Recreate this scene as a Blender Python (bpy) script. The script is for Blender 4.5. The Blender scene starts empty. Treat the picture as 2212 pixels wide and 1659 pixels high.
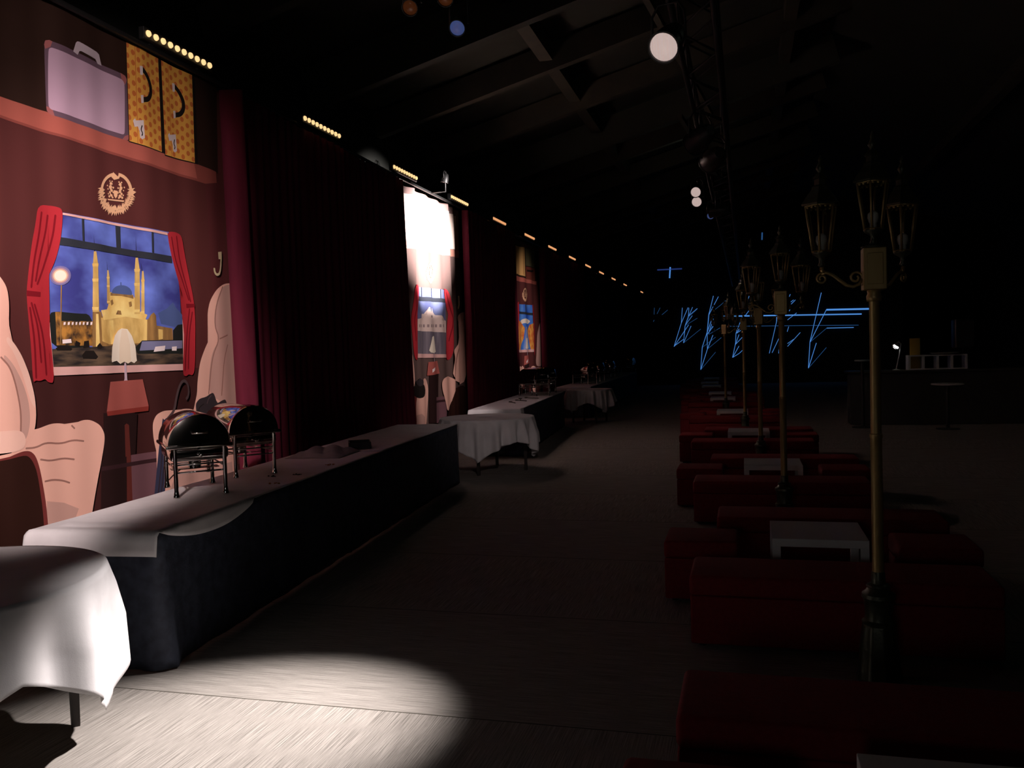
import bpy, bmesh, math, random
from mathutils import Vector, Matrix
random.seed(7)
S = bpy.context.scene
COL = S.collection
PI = math.pi

# ------------------------------------------------------------------ camera
FW, FH, FPX = 2212.0, 1659.0, 1853.0
EYE = Vector((0, 0, 1.65))
YAW, PITCH, ROLL = math.radians(15.272), math.radians(2.143), 0.030
_fh = Vector((-math.sin(YAW), math.cos(YAW), 0)); _r = Vector((math.cos(YAW), math.sin(YAW), 0)); _z = Vector((0, 0, 1))
FWD = _fh * math.cos(PITCH) - _z * math.sin(PITCH)
_up = _fh * math.sin(PITCH) + _z * math.cos(PITCH)
RIGHT = _r * math.cos(ROLL) - _up * math.sin(ROLL)
UP = _up * math.cos(ROLL) + _r * math.sin(ROLL)
cd = bpy.data.cameras.new('camera'); cam = bpy.data.objects.new('camera', cd); COL.objects.link(cam)
cd.sensor_fit = 'HORIZONTAL'; cd.sensor_width = 36.0; cd.lens = 36.0 * FPX / FW; cd.clip_end = 200; cd.clip_start = 0.05
m = Matrix((RIGHT, UP, -FWD)).transposed().to_4x4(); m.translation = EYE
cam.matrix_world = m
S.camera = cam

def ray(px, py): return RIGHT * ((px - FW / 2) / FPX) - UP * ((py - FH / 2) / FPX) + FWD
def on_z(px, py, z): d = ray(px, py); return EYE + d * ((z - EYE.z) / d.z)
def on_x(px, py, x): d = ray(px, py); return EYE + d * (x / d.x)
def on_y(px, py, y): d = ray(px, py); return EYE + d * (y / d.y)

# ------------------------------------------------------------------ exposure, world, lights
vs = S.view_settings
vs.view_transform = 'Standard'; vs.look = 'None'; vs.gamma = 1.0; vs.use_curve_mapping = False; vs.exposure = 0.0
S.cycles.use_denoising = True
S.cycles.max_bounces = 8
S.cycles.sample_clamp_indirect = 3.0
w = bpy.data.worlds.new('world'); S.world = w; w.use_nodes = True
w.node_tree.nodes['Background'].inputs[0].default_value = (0.6, 0.75, 0.6, 1)
w.node_tree.nodes['Background'].inputs[1].default_value = 0.004

def spot(name, loc, aim, power, size, blend, color=(1, .86, .82), radius=.08, sx=1.):
    l = bpy.data.lights.new(name, 'SPOT'); l.energy = power; l.spot_size = math.radians(size); l.spot_blend = blend
    l.color = color; l.shadow_soft_size = radius
    o = bpy.data.objects.new(name, l); COL.objects.link(o); o.location = loc
    o.rotation_euler = (Vector(aim) - Vector(loc)).to_track_quat('-Z', 'Y').to_euler()
    o.scale = (sx, 1, 1)      # an oval beam, narrower than it is high
    return o
def fill_point(name, loc, power, color, radius):
    l = bpy.data.lights.new(name, 'POINT'); l.energy = power; l.color = color; l.shadow_soft_size = radius
    o = bpy.data.objects.new(name, l); COL.objects.link(o); o.location = loc
    return o
PINK = (1, .80, .76)
F_FLOOR = Vector((-.43, 5.2, 3.42)); A_FLOOR = Vector((-2.26, 3.25, 0))
F_BAN1 = Vector((-1.0, -.6, 3.95)); A_BAN1 = Vector((-5.2, 6.05, 1.55)); A_BAN1B = Vector((-5.2, 6.0, 3.3))
F_TOP = Vector((-.42, 12.3, 3.52)); A_TOP = Vector((-5.2, 13.85, 3.62))
F_BAN2 = on_x(1503, 415, -.56); F_BAN3 = on_x(1505, 436, -.56)
F_B2 = Vector((-.42, 8.1, 3.50)); A_BAN2 = Vector((-5.2, 14.0, 1.5))
F_B3 = Vector((-.30, 8.7, 3.45)); A_BAN3 = Vector((-5.2, 20.55, 2.2))
spot('spot_floor', F_FLOOR + (A_FLOOR - F_FLOOR).normalized() * .06, A_FLOOR, 3200, 28, 1.0, (1, .9, .86), .05)
spot('spot_banner_near', F_BAN1, A_BAN1, 3000, 38, .7, PINK, .1, .46)
spot('spot_banner_near', F_BAN1 + Vector((.25, 0, 0)), A_BAN1B, 1300, 26, .7, PINK, .1, .66)
spot('spot_buffet', (-.45, 3.0, 3.6), (-3.4, 11.2, .7), 210, 20, .9, PINK, .07)
spot('spot_banner_top', F_TOP + (A_TOP - F_TOP).normalized() * .06, A_TOP, 15000, 31, .9, (1, .9, .88), .05, .88)
spot('spot_banner_middle', F_B2 + (A_BAN2 - F_B2).normalized() * .06, A_BAN2, 1100, 30, .8, PINK, .07, .45)
spot('spot_banner_far', F_B3 + (A_BAN3 - F_B3).normalized() * .06, A_BAN3, 5600, 19, .8, PINK, .07, .27)
# added fill without fixtures: one soft point behind the camera, two dim high up
fill_point('rear_fill', (-1.2, -4.2, 2.1), 42, (1, .95, .92), .5)
fill_point('hall_fill', (3.5, 9, 6.2), 3, (.85, 1, .8), .4)
fill_point('hall_fill', (-1.0, 22, 6.0), 3, (.85, 1, .8), .4)

# ------------------------------------------------------------------ materials
def srgb(c): return tuple(((v / 255) / 12.92 if v / 255 <= .04045 else ((v / 255 + .055) / 1.055) ** 2.4) for v in c)
MATS = {}
def mat(name, rgb, rough=.6, metal=0., noise=None, bump=None, emit=None, sheen=0., spec=.5):
    """rgb linear; noise=(scale, rgb2, (sx,sy,sz)); bump=(scale, strength)"""
    if name in MATS: return MATS[name]
    M = bpy.data.materials.new(name); M.use_nodes = True; nt = M.node_tree; b = nt.nodes['Principled BSDF']
    b.inputs['Base Color'].default_value = (*rgb, 1); b.inputs['Roughness'].default_value = rough; b.inputs['Metallic'].default_value = metal
    b.inputs['Specular IOR Level'].default_value = spec
    if sheen: b.inputs['Sheen Weight'].default_value = sheen; b.inputs['Sheen Roughness'].default_value = .4; b.inputs['Sheen Tint'].default_value = (*rgb, 1)
    tc = nt.nodes.new('ShaderNodeTexCoord')
    if noise:
        mp = nt.nodes.new('ShaderNodeMapping'); nt.links.new(tc.outputs['Object'], mp.inputs[0]); mp.inputs['Scale'].default_value = noise[2]
        n = nt.nodes.new('ShaderNodeTexNoise'); n.inputs['Scale'].default_value = noise[0]; n.inputs['Detail'].default_value = 4
        nt.links.new(mp.outputs[0], n.inputs['Vector'])
        r = nt.nodes.new('ShaderNodeValToRGB'); r.color_ramp.elements[0].position = .36; r.color_ramp.elements[1].position = .64
        r.color_ramp.elements[0].color = (*rgb, 1); r.color_ramp.elements[1].color = (*noise[1], 1)
        nt.links.new(n.outputs['Fac'], r.inputs[0]); nt.links.new(r.outputs[0], b.inputs['Base Color'])
    if bump:
        n2 = nt.nodes.new('ShaderNodeTexNoise'); n2.inputs['Scale'].default_value = bump[0]; nt.links.new(tc.outputs['Object'], n2.inputs['Vector'])
        bp = nt.nodes.new('ShaderNodeBump'); bp.inputs['Strength'].default_value = bump[1]; bp.inputs['Distance'].default_value = .01
        nt.links.new(n2.outputs['Fac'], bp.inputs['Height']); nt.links.new(bp.outputs[0], b.inputs['Normal'])
    if emit:
        b.inputs['Emission Color'].default_value = (*emit[0], 1); b.inputs['Emission Strength'].default_value = emit[1]
    MATS[name] = M
    return M
def P(name, c, rough=.75): return mat('print ' + name, srgb(c), rough, spec=.15)

def carpet():
    M = bpy.data.materials.new('woven carpet'); M.use_nodes = True; nt = M.node_tree; b = nt.nodes['Principled BSDF']
    L = nt.links; N = nt.nodes.new
    tc = N('ShaderNodeTexCoord')
    def streak(sx, sy):
        mp = N('ShaderNodeMapping'); L.new(tc.outputs['Object'], mp.inputs[0]); mp.inputs['Scale'].default_value = (sx, sy, 1)
        n = N('ShaderNodeTexNoise'); n.inputs['Scale'].default_value = 1; n.inputs['Detail'].default_value = 5; n.inputs['Roughness'].default_value = .7
        L.new(mp.outputs[0], n.inputs['Vector']); return n
    a = streak(330, 3.5); c = streak(3.5, 330)
    sep = N('ShaderNodeSeparateXYZ'); L.new(tc.outputs['Object'], sep.inputs[0])
    # carpet laid in 1.5 m bands, turned a quarter from band to band; a seam at y = 3.6
    s = N('ShaderNodeMath'); s.operation = 'SUBTRACT'; L.new(sep.outputs['Y'], s.inputs[0]); s.inputs[1].default_value = 3.62
    d = N('ShaderNodeMath'); d.operation = 'DIVIDE'; L.new(s.outputs[0], d.inputs[0]); d.inputs[1].default_value = 3.0
    f = N('ShaderNodeMath'); f.operation = 'FRACT'; L.new(d.outputs[0], f.inputs[0])
    g = N('ShaderNodeMath'); g.operation = 'GREATER_THAN'; L.new(f.outputs[0], g.inputs[0]); g.inputs[1].default_value = .5
    mx = N('ShaderNodeMix'); mx.data_type = 'FLOAT'; L.new(g.outputs[0], mx.inputs[0]); L.new(c.outputs['Fac'], mx.inputs[2]); L.new(a.outputs['Fac'], mx.inputs[3])
    r = N('ShaderNodeValToRGB'); e = r.color_ramp.elements
    e[0].position = .36; e[0].color = (.12, .11, .10, 1); e[1].position = .65; e[1].color = (.37, .345, .32, 1)
    L.new(mx.outputs[0], r.inputs[0])
    # seam line
    d2 = N('ShaderNodeMath'); d2.operation = 'DIVIDE'; L.new(s.outputs[0], d2.inputs[0]); d2.inputs[1].default_value = 1.5
    f2 = N('ShaderNodeMath'); f2.operation = 'FRACT'; L.new(d2.outputs[0], f2.inputs[0])
    lt = N('ShaderNodeMath'); lt.operation = 'LESS_THAN'; L.new(f2.outputs[0], lt.inputs[0]); lt.inputs[1].default_value = .006
    m2 = N('ShaderNodeMix'); m2.data_type = 'RGBA'; L.new(lt.outputs[0], m2.inputs[0]); L.new(r.outputs[0], m2.inputs[6]); m2.inputs[7].default_value = (.06, .055, .045, 1)
    L.new(m2.outputs[2], b.inputs['Base Color']); b.inputs['Roughness'].default_value = .95; b.inputs['Specular IOR Level'].default_value = .1
    bp = N('ShaderNodeBump'); bp.inputs['Strength'].default_value = .5; bp.inputs['Distance'].default_value = .005
    L.new(mx.outputs[0], bp.inputs['Height']); L.new(bp.outputs[0], b.inputs['Normal'])
    return M

M_CARPET = carpet()
M_WALL = mat('black hall wall', (.014, .016, .013), .9, noise=(1.5, (.02, .022, .018), (1, 1, 1)))
M_CEIL = mat('dark hall ceiling', (.022, .023, .016), .9, noise=(.8, (.03, .03, .022), (1, 1, 1)))
M_BEAM = mat('rusty steel beam', (.035, .028, .017), .8, noise=(3, (.024, .02, .013), (1, 1, 1)))
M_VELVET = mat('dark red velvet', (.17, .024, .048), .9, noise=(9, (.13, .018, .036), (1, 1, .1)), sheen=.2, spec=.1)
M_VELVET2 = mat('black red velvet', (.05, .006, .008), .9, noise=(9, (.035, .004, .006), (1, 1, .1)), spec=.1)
M_CLOTH = mat('white table linen', (.74, .73, .75), .85, bump=(260, .04), noise=(6, (.68, .67, .69), (1, 1, 1)), spec=.15)
M_GREYCLOTH = mat('grey table linen', (.36, .35, .37), .85, bump=(220, .15), spec=.15)
M_NAVY = mat('navy damask', (.030, .036, .055), .7, noise=(14, (.055, .065, .095), (1, 1, 1)), bump=(60, .2), spec=.3)
M_CHROME = mat('polished steel', (.62, .61, .59), .08, 1.0, bump=(7, .02))
M_BLACK = mat('black plastic', (.012, .012, .012), .4)
M_BLACKMETAL = mat('black powder coat', (.02, .02, .02), .45, .3, bump=(80, .1))
M_TRUSS = mat('black truss paint', (.03, .03, .03), .5, .4, bump=(60, .1))
M_WOOD = mat('dark stained wood', (.014, .009, .007), .5, noise=(3, (.022, .013, .010), (12, 12, 1)))
M_TOP = mat('plywood top', (.25, .16, .09), .6, noise=(2, (.33, .22, .13), (1, 10, 1)))
M_RED = mat('red upholstery', (.17, .010, .014), .75, noise=(40, (.14, .008, .011), (1, 1, 1)), bump=(160, .15), spec=.2)
M_LACK = mat('white lacquer', (.70, .71, .70), .45, noise=(2, (.66, .67, .66), (1, 1, 1)))
M_BRASS = mat('aged brass', (.42, .31, .13), .42, .55, noise=(5, (.28, .19, .07), (1, 1, .3)))
M_IRON = mat('dark green cast iron', (.05, .055, .035), .4, .5, bump=(25, .25))
M_BULB = mat('frosted bulb', (.8, .8, .78), .3)
M_WARM = mat('warm lamp glow', (.9, .5, .2), .4, emit=((1, .66, .30), 1.1))
M_WARM2 = mat('dim warm lamp glow', (.9, .5, .2), .4, emit=((1, .45, .19), .8))
M_LENS = mat('lit lens', (.8, .75, .72), .2, noise=(4, (.6, .55, .52), (18, 1, 1)), emit=((1, .76, .70), .5))
M_COLGEL = mat('coloured gel glow', (.1, .15, .4), .2, noise=(9, (.35, .1, .04), (1, 1, 1)), emit=((.10, .16, .45), .3))
M_ORGEL = mat('orange gel glow', (.2, .06, .03), .2, emit=((.5, .14, .04), .05))
M_BLUE = mat('blue line glow', (.05, .2, .5), .5, emit=((.09, .30, .78), .85))
M_BLUE2 = mat('faint blue line glow', (.05, .2, .5), .5, emit=((.06, .12, .55), .22))
M_BLUE3 = mat('soft blue line glow', (.05, .2, .5), .5, emit=((.05, .20, .55), .35))
M_SHINE = mat('bright white glow', (1, 1, 1), .5, emit=((1, .98, .95), 3))
M_YELLOW = mat('yellow panel', (.42, .28, .04), .7, noise=(3, (.36, .24, .03), (1, 1, 1)))
M_CRUMB = mat('orange crumbs', (.55, .16, .03), .7, noise=(30, (.3, .2, .05), (1, 1, 1)))
def glass():
    M = bpy.data.materials.new('lantern glass'); M.use_nodes = True; nt = M.node_tree; nt.nodes.clear()
    o = nt.nodes.new('ShaderNodeOutputMaterial'); mx = nt.nodes.new('ShaderNodeMixShader'); t = nt.nodes.new('ShaderNodeBsdfTransparent'); g = nt.nodes.new('ShaderNodeBsdfGlossy')
    t.inputs[0].default_value = (.75, .76, .72, 1); g.inputs['Roughness'].default_value = .1; fr = nt.nodes.new('ShaderNodeFresnel')
    nt.links.new(fr.outputs[0], mx.inputs[0]); nt.links.new(t.outputs[0], mx.inputs[1]); nt.links.new(g.outputs[0], mx.inputs[2]); nt.links.new(mx.outputs[0], o.inputs[0])
    return M
M_GLASS = glass()

# ------------------------------------------------------------------ helpers
def tag(o, label=None, cat=None, group=None, kind=None):
    if label: o['label'] = label
    if cat: o['category'] = cat
    if group: o['group'] = group
    if kind: o['kind'] = kind
    return o
def empty(name, loc=(0, 0, 0), rz=0., parent=None):
    o = bpy.data.objects.new(name, None); COL.objects.link(o); o.location = loc; o.rotation_euler = (0, 0, rz)
    o.empty_display_size = .1
    if parent: o.parent = parent
    return o
def link(name, bm, mats, parent=None, smooth=False, loc=(0, 0, 0)):
    bmesh.ops.recalc_face_normals(bm, faces=bm.faces[:])
    me = bpy.data.meshes.new(name); bm.to_mesh(me); bm.free()
    for mm in (mats if isinstance(mats, (list, tuple)) else [mats]): me.materials.append(mm)
    o = bpy.data.objects.new(name, me); COL.objects.link(o); o.location = loc
    if smooth:
        for p in me.polygons: p.use_smooth = True
        if smooth != 'all':
            md = me
            try: me.set_sharp_from_angle(angle=math.radians(40))
            except Exception: pass
    if parent: o.parent = parent
    return o
def copy_tree(o, parent=None):
    c = o.copy(); COL.objects.link(c)
    if parent: c.parent = parent
    for ch in o.children: copy_tree(ch, c)
    return c
def nb(): return bmesh.new()
def box(bm, x0, x1, y0, y1, z0, z1, bev=0., seg=2, mi=0, rot=None):
    r = bmesh.ops.create_cube(bm, size=1.0); vs_ = r['verts']
    for v in vs_: v.co = Vector(((x0 + x1) / 2 + v.co.x * (x1 - x0), (y0 + y1) / 2 + v.co.y * (y1 - y0), (z0 + z1) / 2 + v.co.z * (z1 - z0)))
    if rot: bmesh.ops.transform(bm, matrix=rot, verts=vs_)
    fs = set(f for v in vs_ for f in v.link_faces)
    for f in fs: f.material_index = mi
    if bev: bmesh.ops.bevel(bm, geom=list({e for v in vs_ for e in v.link_edges}), offset=bev, segments=seg, affect='EDGES', profile=.5)
def lathe(bm, prof, n=24, cx=0, cy=0, cz=0, flute=0, fl_amp=0., mi=0):
    rings = []
    for (r, z) in prof:
        ring = []
        for k in range(n):
            a = 2 * PI * k / n
            rr = r * (1 + (fl_amp * math.cos(flute * a) if flute else 0))
            ring.append(bm.verts.new((cx + rr * math.cos(a), cy + rr * math.sin(a), cz + z)))
        rings.append(ring)
    for a, b in zip(rings, rings[1:]):
        for k in range(n): bm.faces.new((a[k], a[(k + 1) % n], b[(k + 1) % n], b[k])).material_index = mi
    bm.faces.new(rings[0][::-1]).material_index = mi; bm.faces.new(rings[-1]).material_index = mi
def tube(bm, pts, r, n=8, mi=0, cap=True):
    pts = [Vector(p) for p in pts]; rs = r if isinstance(r, (list, tuple)) else [r] * len(pts)
    rings = []; prev = None
    for i, p in enumerate(pts):
        d = (pts[min(i + 1, len(pts) - 1)] - pts[max(i - 1, 0)]).normalized()
        if prev is None:
            a = d.orthogonal().normalized()
        else:
            a = (prev - d * prev.dot(d)); a = a.normalized() if a.length > 1e-6 else d.orthogonal().normalized()
        prev = a; b = d.cross(a)
        rings.append([bm.verts.new(p + (a * math.cos(2 * PI * k / n) + b * math.sin(2 * PI * k / n)) * rs[i]) for k in range(n)])
    for A, B in zip(rings, rings[1:]):
        for k in range(n): bm.faces.new((A[k], A[(k + 1) % n], B[(k + 1) % n], B[k])).material_index = mi
    if cap: bm.faces.new(rings[0][::-1]).material_index = mi; bm.faces.new(rings[-1]).material_index = mi
def grid(bm, fn, nu, nv, mi=0):
    g = [[bm.verts.new(fn(i / nu, j / nv)) for j in range(nv + 1)] for i in range(nu + 1)]
    for i in range(nu):
        for j in range(nv): bm.faces.new((g[i][j], g[i + 1][j], g[i + 1][j + 1], g[i][j + 1])).material_index = mi
    return g
def arc(cx, cy, rx, ry, a0, a1, n): return [(cx + rx * math.cos(math.radians(a0 + (a1 - a0) * i / n)), cy + ry * math.sin(math.radians(a0 + (a1 - a0) * i / n))) for i in range(n + 1)]

# ------------------------------------------------------------------ the hall itself
def slab(name, x0, x1, y0, y1, z0, z1, m_):
    bm = nb(); box(bm, x0, x1, y0, y1, z0, z1); o = link(name, bm, m_); return tag(o, kind='structure')
WX = -6.3
slab('floor', WX, 10, -6, 50, -.12, 0, M_CARPET)
slab('wall_left', WX - .15, WX, -6, 50, 0, 6.0, M_WALL)
slab('wall_right', 10, 10.15, -6, 50, 0, 6.0, M_WALL)
slab('wall_back', WX - .15, 10.15, 50, 50.15, 0, 9.2, M_WALL)
slab('wall_front', WX - .15, 10.15, -6.15, -6, 0, 9.2, M_WALL)
def roof_z(x): return 5.95 + .26 * (min(x, 1.85) - WX) - .26 * max(0, x - 1.85)
bm = nb()
for (xa, xb) in ((WX - .15, 1.85), (1.85, 10.15)):
    v = [bm.verts.new(p) for p in ((xa, -6.15, roof_z(xa)), (xb, -6.15, roof_z(xb)), (xb, 50.15, roof_z(xb)), (xa, 50.15, roof_z(xa)))]
    bm.faces.new(v)
    v2 = [bm.verts.new(x.co + Vector((0, 0, .15))) for x in v]; bm.faces.new(v2[::-1])
tag(link('ceiling', bm, M_CEIL), kind='structure')
TRIM = [0]
def trim(pts, wd, ht, m_):
    TRIM[0] += 1
    a, b = Vector(pts[0]), Vector(pts[1]); d = (b - a); L = d.length
    bm = nb(); box(bm, -wd / 2, wd / 2, 0, L, -ht, 0)
    d.normalize(); side = Vector((0, 0, 1)).cross(d).normalized() * -1; up = side.cross(d) 
    M = Matrix((side, d, up)).transposed().to_4x4(); M.translation = a
    o = link('trim_%d' % TRIM[0], bm, m_); o.data.transform(M); return tag(o, kind='structure')
trim(((-3.1, -5.9, roof_z(-3.1) - .02), (-3.1, 49.9, roof_z(-3.1) - .02)), .22, .30, M_BEAM)
trim(((.9, -5.9, roof_z(.9) - .02), (.9, 49.9, roof_z(.9) - .02)), .22, .30, M_BEAM)
trim(((5.4, -5.9, roof_z(5.4) - .02), (5.4, 49.9, roof_z(5.4) - .02)), .22, .30, M_BEAM)
for k in range(18):
    y = 4.2 + 2.5 * k
    trim(((WX + .02, y, roof_z(WX) - .05), (1.85, y, roof_z(1.85) - .05)), .16, .42 if k % 3 else .6, M_BEAM if k % 3 else M_CEIL)
trim(((-1.35, 11.0, 6.55), (-.55, 17.0, 6.1)), .09, .09, M_BEAM)
trim(((-1.2, 18.0, 6.4), (-.55, 24.0, 6.1)), .09, .09, M_BEAM)

# ------------------------------------------------------------------ printed banners on the left wall
BX = -5.2
def zm(s, ox, oy): return lambda pts: [(x / s + ox, y / s + oy) for x, y in pts]
Z1, Z2, Z3, Z8 = zm(2.9625, 0, 0), zm(2.9625, 0, 420), zm(3.16, 0, 820), zm(3.0725, 820, 380)
SOFT = []
def chaikin(pts, closed, it=2):
    for _ in range(it):
        n = len(pts); out = []
        for i in range(n if closed else n - 1):
            a, b = pts[i], pts[(i + 1) % n]
            out += [(a[0] * .78 + b[0] * .22, a[1] * .78 + b[1] * .22), (a[0] * .22 + b[0] * .78, a[1] * .22 + b[1] * .78)]
        pts = out if closed else [pts[0]] + out + [pts[-1]]
    return pts
class Print:
    """shapes printed on the cloth: outlines on the banner's own plane, a hair in front of each other, following its folds"""
    def __init__(self, fold, base, dk=.0003, st=.035): self.dk = dk; self.st = st; self.fold = fold; self.base = base; self.k = 0; self.start()
    def start(self): self.polys = []
    def poly(self, pts, m_):
        self.k += 1
        if m_ in SOFT and len(pts) > 5: pts = chaikin(pts, True)
        self.polys.append(([on_x(x, y, BX) for x, y in pts], m_, self.base + self.k * self.dk))
    def yz(self, pts, m_): self.k += 1; self.polys.append(([Vector((BX, y, z)) for y, z in pts], m_, self.base + self.k * self.dk))
    def many(self, lists, m_, yz=False):
        self.k += 1
        for pts in lists: self.polys.append(([Vector((BX, y, z)) for y, z in pts] if yz else [on_x(x, y, BX) for x, y in pts], m_, self.base + self.k * self.dk))
    def line(self, pts, wd, m_):
        """a drawn line of pixel-free width wd (metres) along traced points"""
        if len(pts) > 2: pts = chaikin(pts, False)
        q = [on_x(x, y, BX) for x, y in pts]; self.k += 1
        L, R = [], []
        for i, p in enumerate(q):
            d = q[min(i + 1, len(q) - 1)] - q[max(i - 1, 0)]; n = Vector((0, -d.z, d.y))
            n = n.normalized() if n.length else Vector((0, 1, 0)); t = wd / 2 * (1 if 0 < i < len(q) - 1 or len(q) == 2 else .6)
            L.append(p + n * t); R.append(p - n * t)
        for i in range(len(q) - 1): self.polys.append(([L[i], L[i + 1], R[i + 1], R[i]], m_, self.base + self.k * self.dk))
    def build(self, name, parent, step=None, label=None):
        step = step or self.st
        bm = nb(); ms = []
        for pts, m_, off in self.polys:
            if m_ not in ms: ms.append(m_)
            f = bm.faces.new([bm.verts.new((off, p.y, p.z)) for p in pts]); f.material_index = ms.index(m_)
        bmesh.ops.triangulate(bm, faces=bm.faces[:], ngon_method='EAR_CLIP')
        ys = [v.co.y for v in bm.verts]; zs = [v.co.z for v in bm.verts]
        for ax, lo, hi, st in ((1, min(ys), max(ys), step), (2, min(zs), max(zs), .25)):
            c = math.ceil(lo / st) * st
            while c < hi:
                n = Vector((0, 0, 0)); n[ax] = 1; o = Vector((0, 0, 0)); o[ax] = c
                bmesh.ops.bisect_plane(bm, geom=bm.verts[:] + bm.edges[:] + bm.faces[:], plane_co=o, plane_no=n, dist=1e-5)
                c += st
        for v in bm.verts: v.co.x += BX + self.fold(v.co.y, v.co.z)
        for f in bm.faces:
            if f.normal.x < 0: f.normal_flip()
        me = bpy.data.meshes.new(name); bm.to_mesh(me); bm.free()
        for mm in ms: me.materials.append(mm)
        for p in me.polygons: p.use_smooth = True
        o = bpy.data.objects.new(name, me); COL.objects.link(o); o.parent = parent
        if label: o['label'] = label
        self.start(); return o

C_MAROON = P('maroon', (92, 47, 46)); C_DKBROWN = P('dark brown', (52, 34, 28)); C_SHELF = P('salmon shelf', (184, 100, 88)); C_SHELF2 = P('salmon shelf edge', (150, 78, 70))
C_LAV = P('lavender', (205, 172, 196)); C_LAVD = P('grey violet edge', (112, 88, 104)); C_CORNER = P('rose corner', (176, 106, 106)); C_HANDLE = P('pale grey', (206, 190, 200))
C_ORANGE = P('amber', (242, 178, 82)); C_DOT = P('rust dot', (214, 118, 60)); C_INK = P('black ink', (34, 28, 26)); C_CLASP = P('white clasp', (240, 225, 225))
C_GOLD = P('pale gold', (240, 190, 150)); C_POST = P('post brown', (96, 46, 48)); C_CREAM = P('cream pink', (250, 196, 178)); C_CREAM2 = P('shaded cream', (214, 170, 158)); C_CREAM3 = P('fold cream', (170, 124, 112))
C_DRAPE = P('crimson drape', (184, 48, 58)); C_DRAPED = P('dark crimson fold', (130, 24, 36)); C_FRAME = P('window frame rose', (238, 190, 184)); C_LAMP = P('lamp shade cream', (255, 246, 226)); C_LAMP2 = P('lamp shade fold', (248, 232, 206)); C_STEM = P('lamp stem lilac', (214, 190, 206))
C_TBL = P('brick red top', (182, 98, 90)); C_TBLE = P('brick red edge', (150, 60, 52)); C_DARKV = P('dark plum', (44, 26, 26)); C_LEG = P('chestnut', (104, 48, 42)); C_SKIRT = P('plum skirting', (120, 84, 92)); C_SKIRTL = P('plum line', (60, 36, 40))
C_SEAT = P('brown seat', (50, 26, 20)); C_SEATR = P('seat rim', (124, 56, 54)); C_HAT = P('charcoal hat', (58, 50, 54)); C_UMB = P('umbrella blue', (58, 60, 84)); C_UMBH = P('umbrella grey', (92, 74, 76)); C_HOOK = P('ivory hook', (214, 200, 160))
C_MULL = P('mullion', (52, 56, 66)); C_SKY = mat('print evening sky', srgb((120, 146, 244)), .7, noise=(1.5, srgb((66, 70, 150)), (1, 1, 1.5)), spec=.15)
C_STONE = mat('print lit stone', srgb((255, 232, 150)), .75, noise=(5, srgb((236, 196, 110)), (1, 1, 1)), spec=.15); C_STONE2 = mat('print warm stone', srgb((206, 168, 96)), .75, noise=(7, srgb((246, 214, 132)), (1, 1, .5)), spec=.15); C_STONE3 = mat('print dim stone', srgb((128, 98, 62)), .75, noise=(6, srgb((176, 136, 80)), (1, 2, .5)), spec=.15); C_DOME = P('dome blue', (84, 104, 160)); C_TREE = P('night green', (36, 40, 38)); C_ROAD = mat('print night road', srgb((110, 92, 74)), .7, noise=(4, srgb((48, 44, 44)), (1, 1, 5)), spec=.15)
C_CITY = mat('print city front', srgb((196, 140, 66)), .7, noise=(14, srgb((60, 48, 40)), (1, 1, .8)), spec=.15); C_GLOW = P('white street lamp', (255, 244, 226)); C_HALO = P('halo', (216, 170, 150)); C_TENT = P('pale tent', (130, 132, 168)); C_TAG = P('white tag', (250, 236, 236))

SOFT += [C_CREAM, C_CREAM2, P('light cream', (255, 210, 194)), C_DRAPE, C_HAT, C_SEAT, C_SEATR, C_LAV, C_LAVD, C_TREE, C_STEM, C_GLOW]
def crest(pr, cx, cy, rx, ry, m_):
    ang = lambda a, k: (cx + rx * k * math.cos(math.radians(a)), cy - ry * k * math.sin(math.radians(a)))
    seg = []
    for a in range(-10, 190, 10):
        if 78 <= a <= 98: continue
        seg.append([ang(a, .98), ang(a + 10, .98), ang(a + 10, .82), ang(a, .82)])
    seg.append([ang(108, .80), ang(98, 1.02), ang(82, .80), ang(98, .62)]); seg.append([ang(98, .62), ang(82, .80), ang(72, .98), ang(74, .70)])
    rnd = random.Random(3)
    for a in range(170, 371, 6):            # leafy wreath round the lower half
        for k in (.82, .98):
            l = .16 + .06 * rnd.random(); t = a + rnd.uniform(-25, 25)
            c = ang(a, k * (1 + .05 * rnd.random())); dx, dy = rx * l * math.cos(math.radians(t)), -ry * l * math.sin(math.radians(t))
            seg.append([(c[0] - dx, c[1] - dy), (c[0] - dy * .3 * rx / ry, c[1] + dx * .3 * ry / rx), (c[0] + dx, c[1] + dy), (c[0] + dy * .3 * rx / ry, c[1] - dx * .3 * ry / rx)])
    for s in (-1, 1):                       # two upright beasts, all curls, beside a shield
        q = lambda x, y: (cx + s * rx * x, cy + ry * y + rx * s * x * .12)
        body = ((.26, -.40, .10), (.30, -.22, .12), (.24, -.05, .10), (.34, .05, .09), (.26, .18, .10), (.38, .25, .07), (.14, -.22, .06), (.13, .02, .06), (.46, -.12, .05), (.50, -.28, .05), (.44, .12, .05), (.18, .28, .06), (.20, -.52, .05), (.34, -.52, .05))
        for bx, by, br in body:
            a0 = rnd.uniform(0, 360); seg.append([q(bx + br * rnd.uniform(.6, 1.15) * math.cos(math.radians(a0 + 60 * i)), by + br * rnd.uniform(.6, 1.15) * math.sin(math.radians(a0 + 60 * i))) for i in range(6)])
    seg.append([(cx - rx * .12, cy - ry * .1), (cx + rx * .12, cy - ry * .06), (cx + rx * .10, cy + ry * .2), (cx, cy + ry * .32), (cx - rx * .10, cy + ry * .18)])
    seg.append([(cx - rx * .5, cy + ry * .33), (cx + rx * .5, cy + ry * .42), (cx + rx * .46, cy + ry * .5), (cx - rx * .46, cy + ry * .40)])
    pr.many(seg, m_)

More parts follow.
